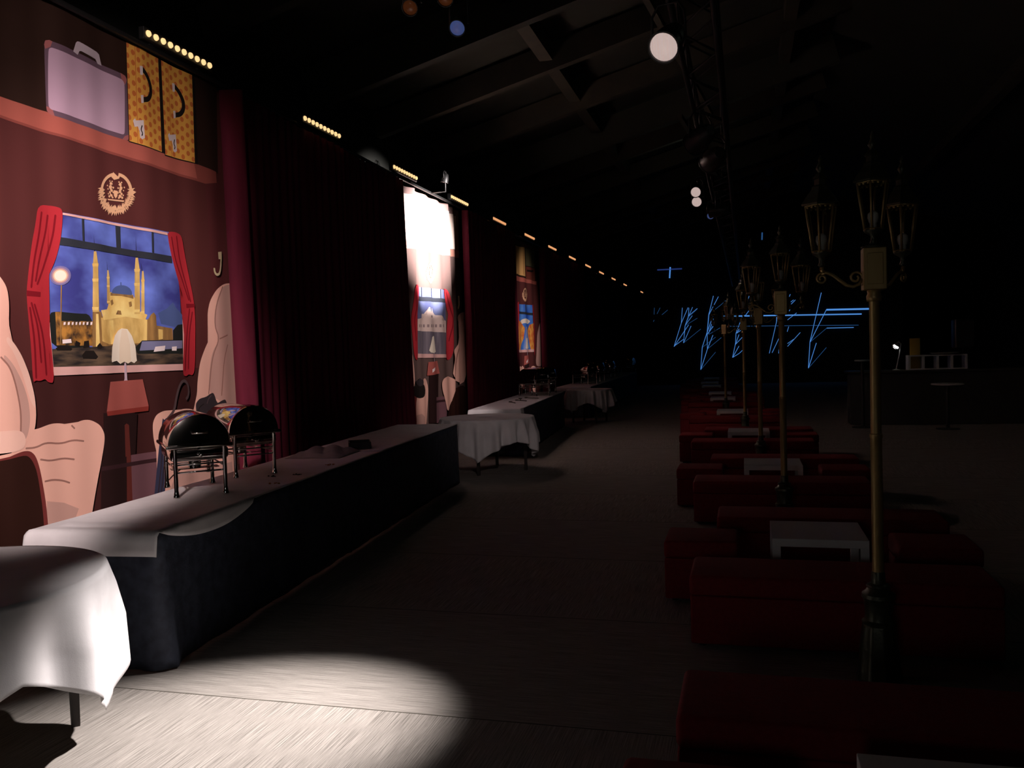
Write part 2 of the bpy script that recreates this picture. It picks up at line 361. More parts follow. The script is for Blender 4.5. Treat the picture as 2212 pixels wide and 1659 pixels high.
# ---- banner nearest the camera
fold1 = lambda y, z: .010 * math.sin(7.5 * y + .4 * z) + .003 * math.sin(19 * y) + .010 * math.exp(-((y - 5.55 - .05 * z) / .15) ** 2)
ban = empty('banner', (0, 0, 0)); ban.location = (BX, 6.1, 0)
tag(ban, 'printed banner nearest the camera, mosque in its window, lilac suitcase above', 'banner', 'train compartment banners on the left wall')
ban.location = (0, 0, 0)
pr = Print(fold1, 0)
pr.yz([(4.15, .02), (7.98, .02), (7.98, 4.43), (4.15, 4.43)], C_MAROON)
pr.poly([(-70, -60), (60, -28), (120, 0), (272, 88), (470, 186), (472, 376), (466, 371), (0, 209), (-70, 190)], C_DKBROWN)
pr.poly([(-80, 800), (115, 800), (390, 790), (470, 800), (520, 1000), (500, 1090), (-80, 1260)], P('deep maroon', (72, 38, 37)))
pr.poly([(442, 390), (475, 396), (525, 1000), (480, 1010)], C_POST)
bc = pr.build('cloth', ban)
pr.poly([(-70, 188), (0, 209), (101, 241), (280, 305), (350, 330), (418, 352), (466, 371), (468, 395), (442, 397), (0, 255), (-70, 234)], C_SHELF)
pr.poly([(418, 352), (466, 371), (468, 395), (442, 397), (425, 390)], C_SHELF2)
pr.poly([(-70, 228), (0, 249), (442, 392), (442, 397), (0, 255), (-70, 234)], C_SHELF2)
pr.build('printed_shelf', ban)
pr.poly(Z1([(283, 275), (290, 258), (310, 256), (780, 470), (806, 492), (815, 520), (826, 880), (812, 898), (790, 892), (330, 740), (305, 715), (298, 690)]), C_LAVD)
pr.many([Z1(q) for q in ([(283, 285), (290, 258), (312, 256), (328, 266), (318, 300), (290, 312)], [(770, 465), (800, 485), (812, 515), (798, 545), (780, 520)], [(826, 862), (822, 895), (806, 898), (785, 890), (800, 870)], [(298, 680), (330, 690), (345, 745), (318, 730), (302, 708)])], C_CORNER)
pr.poly(Z1([(305, 320), (318, 305), (335, 308), (770, 500), (790, 520), (798, 545), (800, 840), (795, 860), (775, 858), (340, 708), (318, 695), (308, 670)]), C_LAV)
pr.poly(Z1([(458, 330), (476, 275), (486, 266), (500, 268), (622, 332), (638, 348), (655, 420), (628, 408), (612, 378), (604, 370), (512, 328), (500, 328), (488, 352)]), C_HANDLE)
pr.build('printed_suitcase', ban)
for (TL, TR, BR, BL) in (((805, 265), (1012, 372), (1034, 972), (828, 902)), ((1030, 385), (1220, 482), (1240, 1042), (1056, 990))):
    pr.poly(Z1([(TL[0] - 4, TL[1]), (TR[0] + 16, TR[1] + 6), (BR[0] + 20, BR[1] + 12), (BL[0] - 4, BL[1] + 6)]), C_INK)
    pr.poly(Z1([TL, TR, BR, BL]), C_ORANGE)
    def q(u, v): return (TL[0] * (1 - u) * (1 - v) + TR[0] * u * (1 - v) + BR[0] * u * v + BL[0] * (1 - u) * v, TL[1] * (1 - u) * (1 - v) + TR[1] * u * (1 - v) + BR[1] * u * v + BL[1] * (1 - u) * v)
    dots = []
    for i in range(7):
        for j in range(10):
            u, v = .02 + i * .155, .03 + j * .104 + (.052 if i % 2 else 0)
            if u < .97 and v < .985: dots.append(Z1([q(min(1, max(0, u + .055 * math.cos(a * PI / 5))), min(1, max(0, v + .029 * math.sin(a * PI / 5)))) for a in range(10)]))
    pr.many(dots, C_DOT)
    pr.line(Z1([q(.24, 0), q(.24, 1)]), .008, C_DOT)
    pr.line(Z1([q(.40, .20), q(.58, .25), q(.70, .34), q(.70, .43), q(.60, .50), q(.42, .53)]), .045, C_INK)
    pr.many([Z1([q(*p) for p in r]) for r in (((.36, .19), (.45, .18), (.45, .27), (.37, .28)), ((.36, .49), (.44, .48), (.44, .56), (.37, .57)))], C_CLASP)
    pr.poly(Z1([q(*p) for p in ((.12, .78), (.18, .75), (.20, .77), (.42, .74), (.44, .92), (.36, .945), (.30, .93), (.28, .82), (.16, .84))]), C_CLASP)
    pr.line(Z1([q(.37, .80), q(.33, .85), q(.38, .88), q(.35, .91)]), .012, C_INK)
    pr.build('printed_trunk', ban)
crest(pr, 250, 415, 36, 43, C_GOLD); pr.build('printed_crest', ban)
# window
pr.poly(Z2([(262, 92), (1135, 252), (1168, 1085), (332, 1105)]), C_SKY)
pr.poly(Z2([(1000, 760), (1060, 730), (1100, 690), (1115, 720), (1165, 770), (1167, 860), (1020, 830)]), C_DOME)
mina = []
for (x, w_, top, bot, tip) in ((592, 24, 365, 750, 255), (682, 14, 485, 700, 420), (872, 22, 405, 760, 262), (904, 14, 490, 760, 430)):
    mina.append([(x - w_ * .12, top), (x + w_ * .12, top), (x - 5 if x < 700 else x - 6, tip)])
pr.many([Z2(q_) for q_ in mina], C_INK)
pr.poly(Z2([(310, 760), (360, 748), (470, 762), (580, 765), (585, 990), (320, 990)]), C_TREE)
pr.poly(Z2([(352, 752), (385, 752), (388, 810), (580, 812), (590, 970), (360, 965)]), C_CITY)
pr.many([Z2([(400 + 24 * i, 818), (412 + 24 * i, 816), (410 + 24 * i, 834), (399 + 24 * i, 836)]) for i in range(8)], C_TAG)
pr.poly(Z2([(1098, 870), (1130, 835), (1168, 830), (1168, 1000), (1098, 980)]), C_TREE)
pr.poly(Z2([(580, 750), (632, 750), (640, 780), (730, 785), (800, 780), (880, 800), (940, 800), (955, 770), (972, 755), (985, 775), (990, 840), (1095, 858), (1098, 930), (900, 960), (690, 985), (580, 980)]), C_STONE3)
pr.poly(Z2([(632, 790), (800, 782), (935, 802), (935, 950), (690, 960), (640, 940)]), C_STONE2)
pr.many([Z2(q_) for q_ in ([(600, 765), (615, 765), (625, 970), (600, 975)], [(690, 810), (720, 805), (725, 955), (700, 960)], [(1000, 862), (1030, 866), (1030, 925), (1002, 930)])], C_STONE)
pr.poly(Z2([(632, 742), (680, 735), (690, 690), (860, 690), (872, 740), (935, 770), (925, 802), (800, 782), (650, 805)]), C_STONE)
pr.poly(Z2([(682, 655), (700, 625), (845, 640), (860, 665), (860, 735), (800, 745), (684, 720)]), C_STONE)
pr.many([Z2(q_) for q_ in ([(700, 680), (716, 672), (722, 700), (706, 712)], [(820, 690), (838, 684), (842, 715), (826, 722)], [(738, 768), (750, 742), (770, 745), (775, 770)])], C_STONE3)
pr.poly(Z2([(700, 648), (700, 628), (850, 645), (852, 668), (775, 650)]), C_STONE3)
pr.poly(Z2(arc(775, 635, 66, 54, 180, 360, 14) + [(842, 645), (708, 632)]), C_DOME)
pr.line(Z2([(770, 584), (770, 562)]), .012, C_DOME)
sh = []; bl = []
for (x, w_, top, bot) in ((596, 22, 365, 752), (684, 13, 485, 700), (874, 20, 405, 765), (908, 11, 490, 770)):
    h_ = bot - top
    sh.append([(x - w_ * .5, top), (x + w_ * .2, top), (x + w_ * .7, top + h_ * .2), (x + w_, bot), (x - w_ * .8, bot), (x - w_ * .75, top + h_ * .2)])
    for t in (.2, .45, .92): bl.append([(x - w_ * .95, top + h_ * t), (x + w_ * .85, top + h_ * t), (x + w_ * .75, top + h_ * (t + .05)), (x - w_ * .85, top + h_ * (t + .05))])
pr.many([Z2(q_) for q_ in sh], C_STONE2); pr.many([Z2(q_) for q_ in bl], C_STONE)
pr.poly(Z2([(330, 990), (520, 980), (700, 985), (860, 960), (1165, 985), (1168, 1085), (332, 1105)]), C_ROAD)
pr.poly(Z2([(860, 985), (905, 935), (1168, 930), (1168, 1020), (880, 1020)]), C_TREE)
pr.poly(Z2([(905, 940), (1160, 935), (1160, 985), (890, 1000)]), C_TENT)
pr.many([Z2(q_) for q_ in ([(980, 975), (1045, 968), (1040, 1000), (970, 1008)], [(1088, 975), (1120, 972), (1118, 1000), (1088, 1000)], [(390, 930), (440, 925), (445, 950), (392, 955)])], C_TAG)
pr.many([Z2(q_) for q_ in ([(350, 985), (380, 965), (420, 965), (450, 990), (440, 1000), (360, 1000)], [(512, 1030), (535, 1000), (585, 1000), (612, 1040), (600, 1055), (520, 1052)], [(470, 935), (500, 950), (495, 975), (465, 970)], [(605, 970), (622, 950), (640, 975), (628, 990), (608, 988)], [(525, 940), (555, 935), (560, 980), (520, 985)])], C_INK)
pr.line(Z2([(382, 545), (380, 960)]), .010, C_STONE3)
pr.poly(Z2(arc(375, 520, 62, 62, 0, 350, 22)), P('outer halo', (132, 124, 176))); pr.poly(Z2(arc(375, 520, 50, 50, 0, 350, 22)), P('mid halo', (190, 150, 160))); pr.poly(Z2(arc(375, 520, 41, 41, 0, 350, 22)), P('inner halo', (244, 206, 170))); pr.poly(Z2(arc(375, 520, 34, 34, 0, 350, 20)), C_GLOW)
pr.poly(Z2([(256, 262), (380, 275), (740, 340), (1085, 395), (1090, 440), (740, 380), (378, 325), (250, 305)]), C_MULL)
pr.many([Z2(q_) for q_ in ([(505, 145), (520, 148), (524, 300), (512, 298)], [(732, 185), (762, 192), (766, 345), (740, 340)], [(952, 238), (964, 240), (968, 375), (956, 372)])], C_MULL)
pr.many([Z2(q_) for q_ in ([(385, 118), (1060, 245), (1062, 262), (385, 132)], [(252, 600), (290, 560), (335, 1105), (300, 1105)], [(332, 1105), (1162, 1085), (1162, 1125), (338, 1160)], [(1160, 640), (1172, 650), (1178, 1085), (1164, 1085)])], C_FRAME)
pr.build('printed_window', ban)
pr.poly(Z2([(235, 65), (340, 75), (385, 95), (383, 200), (372, 310), (345, 430), (300, 530), (250, 600), (243, 660), (290, 790), (318, 930), (342, 1205), (300, 1205), (275, 1180), (240, 1195), (215, 1190), (195, 1205), (185, 1000), (172, 850), (158, 690), (155, 620), (170, 480), (190, 320), (215, 200)]), C_DRAPE)
for q_ in ([(300, 130), (285, 250), (240, 420), (215, 560)], [(345, 130), (330, 280), (270, 470), (225, 580)], [(260, 110), (240, 260), (205, 420), (185, 600)], [(185, 690), (230, 850), (250, 1080)], [(205, 700), (265, 900), (285, 1160)], [(175, 720), (205, 930), (215, 1180)]): pr.line(Z2(q_), .018, C_DRAPED)
pr.poly(Z2([(155, 615), (248, 625), (246, 655), (156, 650)]), C_DRAPED)
pr.build('printed_curtain', ban)
pr.poly(Z2([(1058, 240), (1110, 240), (1158, 262), (1175, 370), (1205, 530), (1235, 690), (1243, 820), (1243, 1100), (1232, 1160), (1200, 1150), (1185, 1165), (1158, 1155), (1165, 1000), (1175, 850), (1190, 730), (1160, 640), (1120, 520), (1085, 400), (1065, 300)]), C_DRAPE)
for q_ in ([(1085, 270), (1110, 420), (1165, 560), (1205, 680)], [(1120, 265), (1140, 420), (1190, 590), (1215, 690)], [(1225, 750), (1205, 900), (1200, 1120)], [(1208, 730), (1190, 900), (1175, 1130)]): pr.line(Z2(q_), .018, C_DRAPED)
pr.poly(Z2([(1186, 700), (1236, 700), (1238, 722), (1188, 728)]), C_DRAPED)
pr.build('printed_curtain', ban)
pr.poly(Z2([(745, 872), (768, 858), (805, 862), (835, 905), (858, 970), (868, 1065), (850, 1080), (830, 1070), (810, 1082), (785, 1070), (760, 1085), (735, 1065), (700, 1075), (697, 1060), (702, 980), (722, 905)]), C_LAMP)
pr.poly(Z2([(770, 862), (800, 866), (822, 960), (828, 1068), (810, 1080), (788, 1070), (762, 1082), (752, 1070), (755, 960)]), C_LAMP2)
pr.poly(Z2([(783, 1078), (798, 1076), (803, 1180), (808, 1195), (806, 1220), (792, 1230), (782, 1218), (780, 1195), (788, 1180)]), C_STEM)
pr.build('printed_lamp', ban)
pr.poly(Z2([(640, 1400), (870, 1400), (850, 1800), (640, 1800)]), C_DARKV)
pr.poly(Z3([(838, 310), (852, 300), (868, 310), (878, 520), (892, 770), (892, 900), (856, 900), (848, 770)]), C_LEG)
pr.poly(Z2([(660, 1390), (942, 1352), (940, 1385), (665, 1418)]), C_TBLE)
pr.poly(Z2([(685, 1200), (905, 1183), (942, 1355), (660, 1390)]), C_TBL)
pr.build('printed_table', ban)
pr.poly(Z3([(670, 560), (850, 525), (850, 900), (670, 900)]), C_DARKV); pr.poly(Z3([(880, 515), (1065, 488), (1065, 900), (892, 900)]), C_SKIRT); pr.line(Z3([(670, 610), (1060, 548)]), .035, C_SKIRTL)
pr.build('printed_skirting', ban)
# left armchair
pr.poly(Z3([(-300, 560), (120, 500), (190, 340), (225, 340), (330, 300), (400, 298), (468, 312), (540, 276), (600, 274), (660, 308), (688, 365), (690, 420), (670, 560), (640, 740), (600, 1000), (-300, 1100)]), C_CREAM)
pr.poly(Z3([(295, 830), (420, 840), (520, 880), (480, 1000), (290, 1000)]), C_CREAM2)
for q_ in ([(150, 470), (220, 465), (290, 430), (400, 438), (480, 412), (555, 420)], [(250, 545), (320, 555), (420, 536), (490, 545)], [(280, 695), (340, 683), (410, 688), (460, 705)], [(468, 312), (490, 335)]): pr.line(Z3(q_), .014, C_CREAM3)
pr.poly(Z2([(-420, 300), (-200, 360), (-60, 480), (0, 565), (20, 610), (32, 700), (28, 850), (22, 905), (70, 960), (120, 1040), (165, 1150), (200, 1290), (210, 1400), (202, 1500), (170, 1570), (80, 1640), (-420, 1640)]), C_CREAM)
pr.poly(Z2([(0, 1020), (60, 1090), (120, 1200), (160, 1320), (172, 1450), (150, 1560), (100, 1600), (110, 1400), (80, 1250), (40, 1130), (0, 1060)]), C_CREAM2)
pr.poly(Z2([(20, 905), (70, 960), (120, 1040), (165, 1150), (200, 1290), (206, 1380), (170, 1320), (120, 1150), (60, 1010), (10, 940)]), P('light cream', (255, 210, 194)))
pr.line(Z2([(-20, 1040), (40, 1110), (80, 1240), (110, 1400), (105, 1560)]), .014, C_CREAM3)
pr.poly(Z3([(-300, 380), (0, 352), (95, 345), (135, 365), (152, 410), (140, 470), (60, 500), (-300, 530)]), P('light cream', (255, 210, 194)))
pr.poly(Z3([(-300, 600), (0, 545), (120, 490), (180, 486), (218, 520), (250, 620), (290, 860), (310, 1150), (-300, 1180)]), C_SEATR)
pr.poly(Z3([(-300, 610), (0, 555), (120, 520), (165, 520), (200, 560), (230, 640), (268, 900), (280, 1150), (-300, 1180)]), C_SEAT)
pr.build('printed_armchair', ban)
# right armchair
pr.poly(Z2([(1420, 570), (1365, 605), (1325, 680), (1310, 760), (1315, 850), (1325, 920), (1290, 1000), (1265, 1080), (1252, 1200), (1250, 1290), (1200, 1500), (1540, 1500), (1500, 570)]), C_CREAM)
pr.poly(Z2([(1410, 585), (1375, 640), (1350, 760), (1352, 850), (1380, 930), (1340, 1010), (1325, 1120), (1318, 1290), (1540, 1400), (1500, 570)]), C_CREAM2)
for q_ in ([(1405, 590), (1362, 700), (1352, 840), (1382, 925), (1340, 1040), (1320, 1280)], [(1440, 900), (1382, 925)], [(1440, 960), (1410, 1060), (1395, 1290)]): pr.line(Z2(q_), .014, C_CREAM3)
pr.poly(Z3([(1060, 760), (1055, 520), (1030, 400), (1024, 300), (1045, 240), (1090, 213), (1140, 210), (1182, 216), (1230, 198), (1300, 200), (1400, 250), (1560, 330), (1600, 900), (1060, 900)]), C_CREAM)
pr.poly(Z3([(1180, 640), (1330, 620), (1560, 560), (1600, 900), (1080, 900)]), C_CREAM2); pr.line(Z3([(1110, 705), (1160, 650), (1210, 610)]), .014, C_DKBROWN)
pr.build('printed_armchair', ban)
pr.poly(Z3([(1085, 265), (1096, 275), (1110, 262), (1120, 285), (1140, 290), (1128, 500), (1112, 640), (1092, 900), (1030, 900), (1062, 480)]), C_UMB)
for x in (1080, 1098): pr.line(Z3([(x + 15, 290), (x, 560), (x - 20, 800)]), .008, C_DKBROWN)
pr.line(Z3([(1112, 275), (1165, 215), (1180, 120), (1200, 45), (1222, 12), (1245, 8), (1268, 35), (1275, 80), (1268, 115), (1250, 135)]), .030, C_UMBH)
pr.build('printed_umbrella', ban)
pr.poly(Z3([(1330, 240), (1322, 170), (1335, 145), (1352, 128), (1390, 118), (1415, 98), (1437, 88), (1452, 130), (1458, 165), (1490, 142), (1512, 134), (1526, 170), (1522, 215), (1505, 255), (1480, 290), (1420, 275), (1360, 262)]), C_HAT)
pr.line(Z3([(1395, 165), (1405, 130), (1425, 108)]), .012, C_UMBH); pr.line(Z3([(1340, 225), (1345, 190), (1375, 165)]), .010, C_INK)
pr.build('printed_hat', ban)
pr.line(Z2([(1393, 410), (1388, 480), (1378, 512), (1362, 516), (1350, 500), (1347, 472)]), .026, C_HOOK); pr.poly(Z2([(1371, 370), (1397, 367), (1398, 416), (1374, 416)]), C_HOOK)
pr.build('printed_coat_hook', ban)

# ---- second banner
fold2 = lambda y, z: .020 * math.sin(11 * y + .3 * z) + .05 * math.exp(-((y - 12.95 - .04 * z) / .10) ** 2) * min(1, z / 2) + .07 * math.exp(-((y - 14.75 - .03 * (4 - z)) / .09) ** 2) * min(1, z / 2.4) + .06 * math.exp(-((y - 15.12) / .08) ** 2) * min(1, z / 2.4) - .03 * math.exp(-((y - 14.93) / .06) ** 2)
ban2 = empty('banner'); tag(ban2, 'white-lit printed banner with a pale palace in its window, between two dark curtains', 'banner', 'train compartment banners on the left wall')
pr = Print(fold2, 0, .0012, .02)
pr.yz([(12.35, .02), (15.6, .02), (15.6, 4.35), (12.35, 4.35)], P('glare-paled maroon', (102, 82, 78)))  # maroon greyed so the base colour takes in the spot's overexposure
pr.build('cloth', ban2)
CW = P('glare-paled cream', (246, 226, 214))  # luggage coloured pale to help the top white out under the spot
pr.poly(Z8([(105, 36), (515, 236), (520, 500), (135, 420)]), P('glare-paled rack wall', (150, 124, 120)))  # rack wall lightened to carry the spotlight's glare in its colour
pr.poly(Z8([(125, 420), (520, 500), (520, 545), (130, 470)]), P('glare-paled shelf', (190, 136, 120)))  # salmon paled to imitate the wash of strong light
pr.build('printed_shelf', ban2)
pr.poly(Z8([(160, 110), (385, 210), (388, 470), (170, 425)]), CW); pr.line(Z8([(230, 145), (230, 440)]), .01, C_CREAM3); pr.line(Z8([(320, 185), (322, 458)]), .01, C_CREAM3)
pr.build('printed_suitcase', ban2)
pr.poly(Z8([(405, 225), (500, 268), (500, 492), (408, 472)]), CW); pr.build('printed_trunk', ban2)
crest(pr, 929, 588, 9.5, 21, C_GOLD); pr.build('printed_crest', ban2)
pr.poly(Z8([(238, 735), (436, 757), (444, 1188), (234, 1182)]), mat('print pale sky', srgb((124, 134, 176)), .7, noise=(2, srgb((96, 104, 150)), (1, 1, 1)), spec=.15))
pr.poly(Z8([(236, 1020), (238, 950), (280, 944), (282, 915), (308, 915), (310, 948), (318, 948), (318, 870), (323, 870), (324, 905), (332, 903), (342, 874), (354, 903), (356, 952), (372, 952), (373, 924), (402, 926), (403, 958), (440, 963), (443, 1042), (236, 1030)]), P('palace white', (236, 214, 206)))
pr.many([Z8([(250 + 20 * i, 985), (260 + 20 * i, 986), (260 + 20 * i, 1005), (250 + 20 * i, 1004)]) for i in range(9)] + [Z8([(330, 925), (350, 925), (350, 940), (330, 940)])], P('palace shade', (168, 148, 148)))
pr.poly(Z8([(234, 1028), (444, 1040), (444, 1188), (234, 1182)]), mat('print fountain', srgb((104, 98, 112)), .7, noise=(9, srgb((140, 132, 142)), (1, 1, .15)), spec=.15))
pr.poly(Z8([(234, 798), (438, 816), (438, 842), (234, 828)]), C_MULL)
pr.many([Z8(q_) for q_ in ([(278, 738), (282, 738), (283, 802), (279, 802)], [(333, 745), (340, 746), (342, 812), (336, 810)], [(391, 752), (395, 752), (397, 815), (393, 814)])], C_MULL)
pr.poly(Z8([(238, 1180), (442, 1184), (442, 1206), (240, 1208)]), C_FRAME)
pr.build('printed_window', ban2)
pr.poly(Z8([(213, 713), (250, 730), (246, 800), (235, 900), (224, 950), (235, 1080), (241, 1226), (218, 1218), (208, 1060), (202, 950), (208, 850)]), C_DRAPE); pr.line(Z8([(232, 740), (222, 860), (212, 950), (222, 1100)]), .02, C_DRAPED); pr.build('printed_curtain', ban2)
pr.poly(Z8([(425, 745), (441, 755), (455, 880), (468, 960), (470, 1080), (462, 1226), (438, 1216), (442, 1080), (450, 960), (436, 850)]), C_DRAPE); pr.line(Z8([(436, 770), (450, 900), (460, 960), (452, 1100)]), .02, C_DRAPED); pr.build('printed_curtain', ban2)
pr.poly(Z8([(334, 1070), (343, 1062), (354, 1066), (366, 1145), (370, 1168), (350, 1178), (326, 1172), (319, 1158)]), C_LAMP); pr.line(Z8([(347, 1176), (350, 1242)]), .03, C_STEM); pr.build('printed_lamp', ban2)
pr.poly(Z8([(322, 1320), (388, 1312), (385, 1640), (325, 1640)]), C_DARKV); pr.poly(Z8([(316, 1236), (380, 1228), (393, 1312), (311, 1326)]), C_TBL); pr.poly(Z8([(334, 1284), (356, 1269), (353, 1290), (335, 1306)]), C_TAG); pr.build('printed_table', ban2)
pr.poly(Z8([(362, 1470), (425, 1462), (430, 1640), (362, 1640)]), C_SKIRT); pr.line(Z8([(362, 1500), (425, 1490)]), .04, C_SKIRTL); pr.build('printed_skirting', ban2)
pr.poly(Z8([(100, 860), (150, 880), (165, 920), (178, 1010), (178, 1090), (205, 1160), (215, 1270), (222, 1400), (190, 1445), (100, 1440)]), C_CREAM)
pr.line(Z8([(180, 1090), (195, 1200), (205, 1390)]), .02, C_CREAM3)
pr.poly(Z8([(190, 1430), (215, 1400), (232, 1440), (240, 1660), (150, 1660)]), C_SEATR)
pr.poly(Z8([(262, 1362), (283, 1342), (303, 1348), (315, 1400), (315, 1500), (302, 1660), (235, 1660), (226, 1480)]), C_CREAM)
pr.poly(Z8([(232, 1590), (262, 1580), (280, 1600), (285, 1660), (235, 1660)]), C_CREAM2)
pr.build('printed_armchair', ban2)
pr.poly(Z8(arc(249, 1426, 42, 50, 0, 350, 16)), C_INK); pr.poly(Z8([(222, 1380), (228, 1352), (240, 1360), (246, 1338), (258, 1355), (270, 1350), (272, 1385), (250, 1400)]), C_HAT); pr.build('printed_hat', ban2)
pr.poly(Z8([(523, 905), (505, 950), (500, 1030), (503, 1100), (480, 1160), (468, 1240), (467, 1350), (560, 1400), (560, 905)]), C_CREAM); pr.line(Z8([(515, 930), (512, 1090), (490, 1200), (488, 1340)]), .03, C_CREAM3)
pr.poly(Z8([(400, 1370), (410, 1340), (440, 1328), (466, 1338), (495, 1390), (476, 1430), (472, 1500), (430, 1575), (415, 1480), (403, 1420)]), C_CREAM)
pr.poly(Z8([(476, 1432), (500, 1396), (560, 1388), (560, 1660), (425, 1660), (430, 1575), (470, 1500)]), C_SEAT)
pr.build('printed_armchair', ban2)
pr.line(Z8([(512, 796), (515, 850), (512, 876), (506, 878)]), .05, C_HOOK); pr.build('printed_coat_hook', ban2)

# ---- third banner
fold3 = lambda y, z: .015 * math.sin(9 * y)
ban3 = empty('banner'); tag(ban3, 'narrow printed banner farther along, blue and orange street in its window', 'banner', 'train compartment banners on the left wall')
pr = Print(fold3, 0, .0006, .04)
pr.yz([(18.9, .02), (21.95, .02), (21.95, 4.34), (18.9, 4.34)], C_MAROON)
pr.poly(Z8([(862, 440), (1040, 500), (1040, 700), (868, 655)]), C_DKBROWN)
pr.build('cloth', ban3)
pr.poly(Z8([(868, 652), (1038, 700), (1038, 722), (870, 688)]), C_SHELF); pr.build('printed_shelf', ban3)
pr.poly(Z8([(880, 458), (960, 476), (966, 668), (884, 642)]), P('straw trunk', (238, 190, 120)))
for x in (900, 925, 948): pr.line(Z8([(x, 470), (x + 3, 655)]), .04, P('straw seam', (190, 140, 84)))
pr.build('printed_trunk', ban3)
pr.poly(Z8([(967, 478), (1026, 500), (1028, 610), (969, 594)]), P('olive case', (96, 92, 66))); pr.poly(Z8([(969, 600), (1030, 615), (1032, 700), (971, 682)]), P('russet case', (120, 60, 48))); pr.line(Z8([(980, 628), (1005, 634), (1022, 630)]), .05, C_INK); pr.build('printed_suitcase', ban3)
crest(pr, 1133.5, 635.5, 5, 14, C_GOLD); pr.build('printed_crest', ban3)
pr.poly(Z8([(918, 850), (1008, 858), (1022, 1155), (918, 1155)]), mat('print vivid sky', srgb((40, 92, 214)), .7, noise=(2, srgb((90, 150, 236)), (1, 1, 1)), spec=.15))
pr.poly(Z8([(935, 960), (960, 945), (985, 950), (1000, 965), (985, 985), (960, 975), (940, 985)]), C_GLOW)
pr.many([Z8(q_) for q_ in ([(914, 955), (940, 972), (960, 1010), (955, 1080), (930, 1155), (918, 1155)], [(1020, 975), (995, 988), (980, 1030), (992, 1090), (1002, 1155), (1022, 1155)])], mat('print neon street', srgb((226, 110, 60)), .7, noise=(8, srgb((250, 190, 90)), (1, 1, 1)), spec=.15))
pr.poly(Z8([(966, 1000), (976, 1000), (982, 1080), (985, 1155), (955, 1155), (962, 1060)]), P('pale avenue', (150, 170, 226)))
pr.poly(Z8([(918, 898), (1010, 910), (1010, 926), (918, 914)]), C_MULL); pr.poly(Z8([(961, 853), (967, 853), (968, 910), (963, 908)]), C_MULL)
pr.poly(Z8([(918, 1155), (1022, 1150), (1022, 1168), (918, 1172)]), C_FRAME)
pr.build('printed_window', ban3)
pr.poly(Z8([(907, 833), (922, 838), (920, 950), (914, 1000), (921, 1192), (905, 1190), (902, 1000)]), C_DRAPE); pr.build('printed_curtain', ban3)
pr.poly(Z8([(1005, 850), (1018, 855), (1031, 1000), (1031, 1190), (1018, 1190), (1021, 1000)]), C_DRAPE); pr.build('printed_curtain', ban3)
pr.poly(Z8([(967, 1080), (973, 1074), (979, 1078), (988, 1140), (976, 1150), (964, 1146)]), C_LAMP); pr.line(Z8([(974, 1150), (975, 1192)]), .05, C_STEM); pr.build('printed_lamp', ban3)
pr.poly(Z8([(962, 1250), (990, 1244), (990, 1500), (960, 1500)]), C_DARKV); pr.poly(Z8([(958, 1195), (985, 1188), (993, 1240), (957, 1256)]), C_TBL); pr.poly(Z8([(968, 1230), (980, 1212), (978, 1232), (968, 1244)]), C_TAG); pr.build('printed_table', ban3)
pr.poly(Z8([(880, 950), (892, 960), (897, 1120), (908, 1160), (920, 1290), (905, 1300), (890, 1290)]), C_CREAM); pr.poly(Z8([(918, 1275), (925, 1262), (938, 1270), (948, 1258), (957, 1272), (956, 1310), (945, 1470), (915, 1470)]), C_CREAM); pr.build('printed_armchair', ban3)
pr.poly(Z8([(1054, 972), (1042, 1050), (1043, 1150), (1034, 1262), (1075, 1266), (1075, 972)]), C_CREAM2); pr.poly(Z8([(1000, 1275), (1010, 1260), (1025, 1264), (1040, 1275), (1040, 1400), (1020, 1450), (1008, 1400)]), C_CREAM); pr.build('printed_armchair', ban3)

# ------------------------------------------------------------------ curtains between the banners
def curtain(name, y0, y1, m_, label, lam=.21, amp=.045, x0=-5.0, z1=4.44, ret0=.12, ret1=.1, flare0=0., flare1=0., seed=1, zz=None, lead=0.):
    """floor-length drape: folds along the wall, its ends turned back to the wall"""
    rnd = random.Random(seed); n = max(12, int((y1 - y0) / lam * 10)); ph = [rnd.uniform(-.6, .6) for _ in range(60)]
    def fn(u, v):
        z = .015 + v * ((zz(y0 + u * (y1 - y0)) if zz else z1) - .035); s = u * (y1 - y0)
        k = s / lam; pa = ph[int(k) % 60]
        a = amp * (.75 + .35 * math.sin(k * .9 + seed)) * (1.1 - .35 * v) * (min(1, .15 + s / .5) if lead else 1)
        x = x0 + a * math.sin(2 * PI * k + .7 * math.sin(k * 1.7 + pa * 0) + .25 * (1 - v)) + .02 * math.sin(k * .6)
        if lead: x += lead * (.7 + .3 * (1 - v)) * math.exp(-((s - .08) / (.055 + .04 * (1 - v))) ** 2)
        y = y0 + s + (1 - u) * -flare0 * (1 - v) * max(0, 1 - u * 6) + flare1 * (1 - v) * max(0, 1 - (1 - u) * 5)
        e = .06
        if s < e: x = x - ret0 * (1 - s / e) ** 2
        if (y1 - y0) - s < e: x = x - ret1 * (1 - ((y1 - y0) - s) / e) ** 2
        return Vector((x, y, z))
    bm = nb(); grid(bm, fn, n, 10)
    o = link(name, bm, m_, smooth='all')
    md = o.modifiers.new('thick', 'SOLIDIFY'); md.thickness = .006
    return tag(o, label, 'curtain', 'dark red curtains along the left wall')
curtain('curtain', 7.82, 12.5, M_VELVET, 'wide dark red curtain between the mosque banner and the white-lit banner', flare1=.22, seed=2, amp=.026, lam=.17, x0=-5.05, lead=.17, zz=lambda y: 4.44 - (y - 7.9) * .016)
curtain('curtain', 15.45, 19.0, M_VELVET, 'dark red curtain between the white-lit banner and the narrow street banner', flare1=.10, seed=5, z1=4.36, ret0=.1)
curtain('curtain', 21.75, 27.6, M_VELVET, 'dark red curtain right after the narrow street banner', seed=9, z1=4.34)
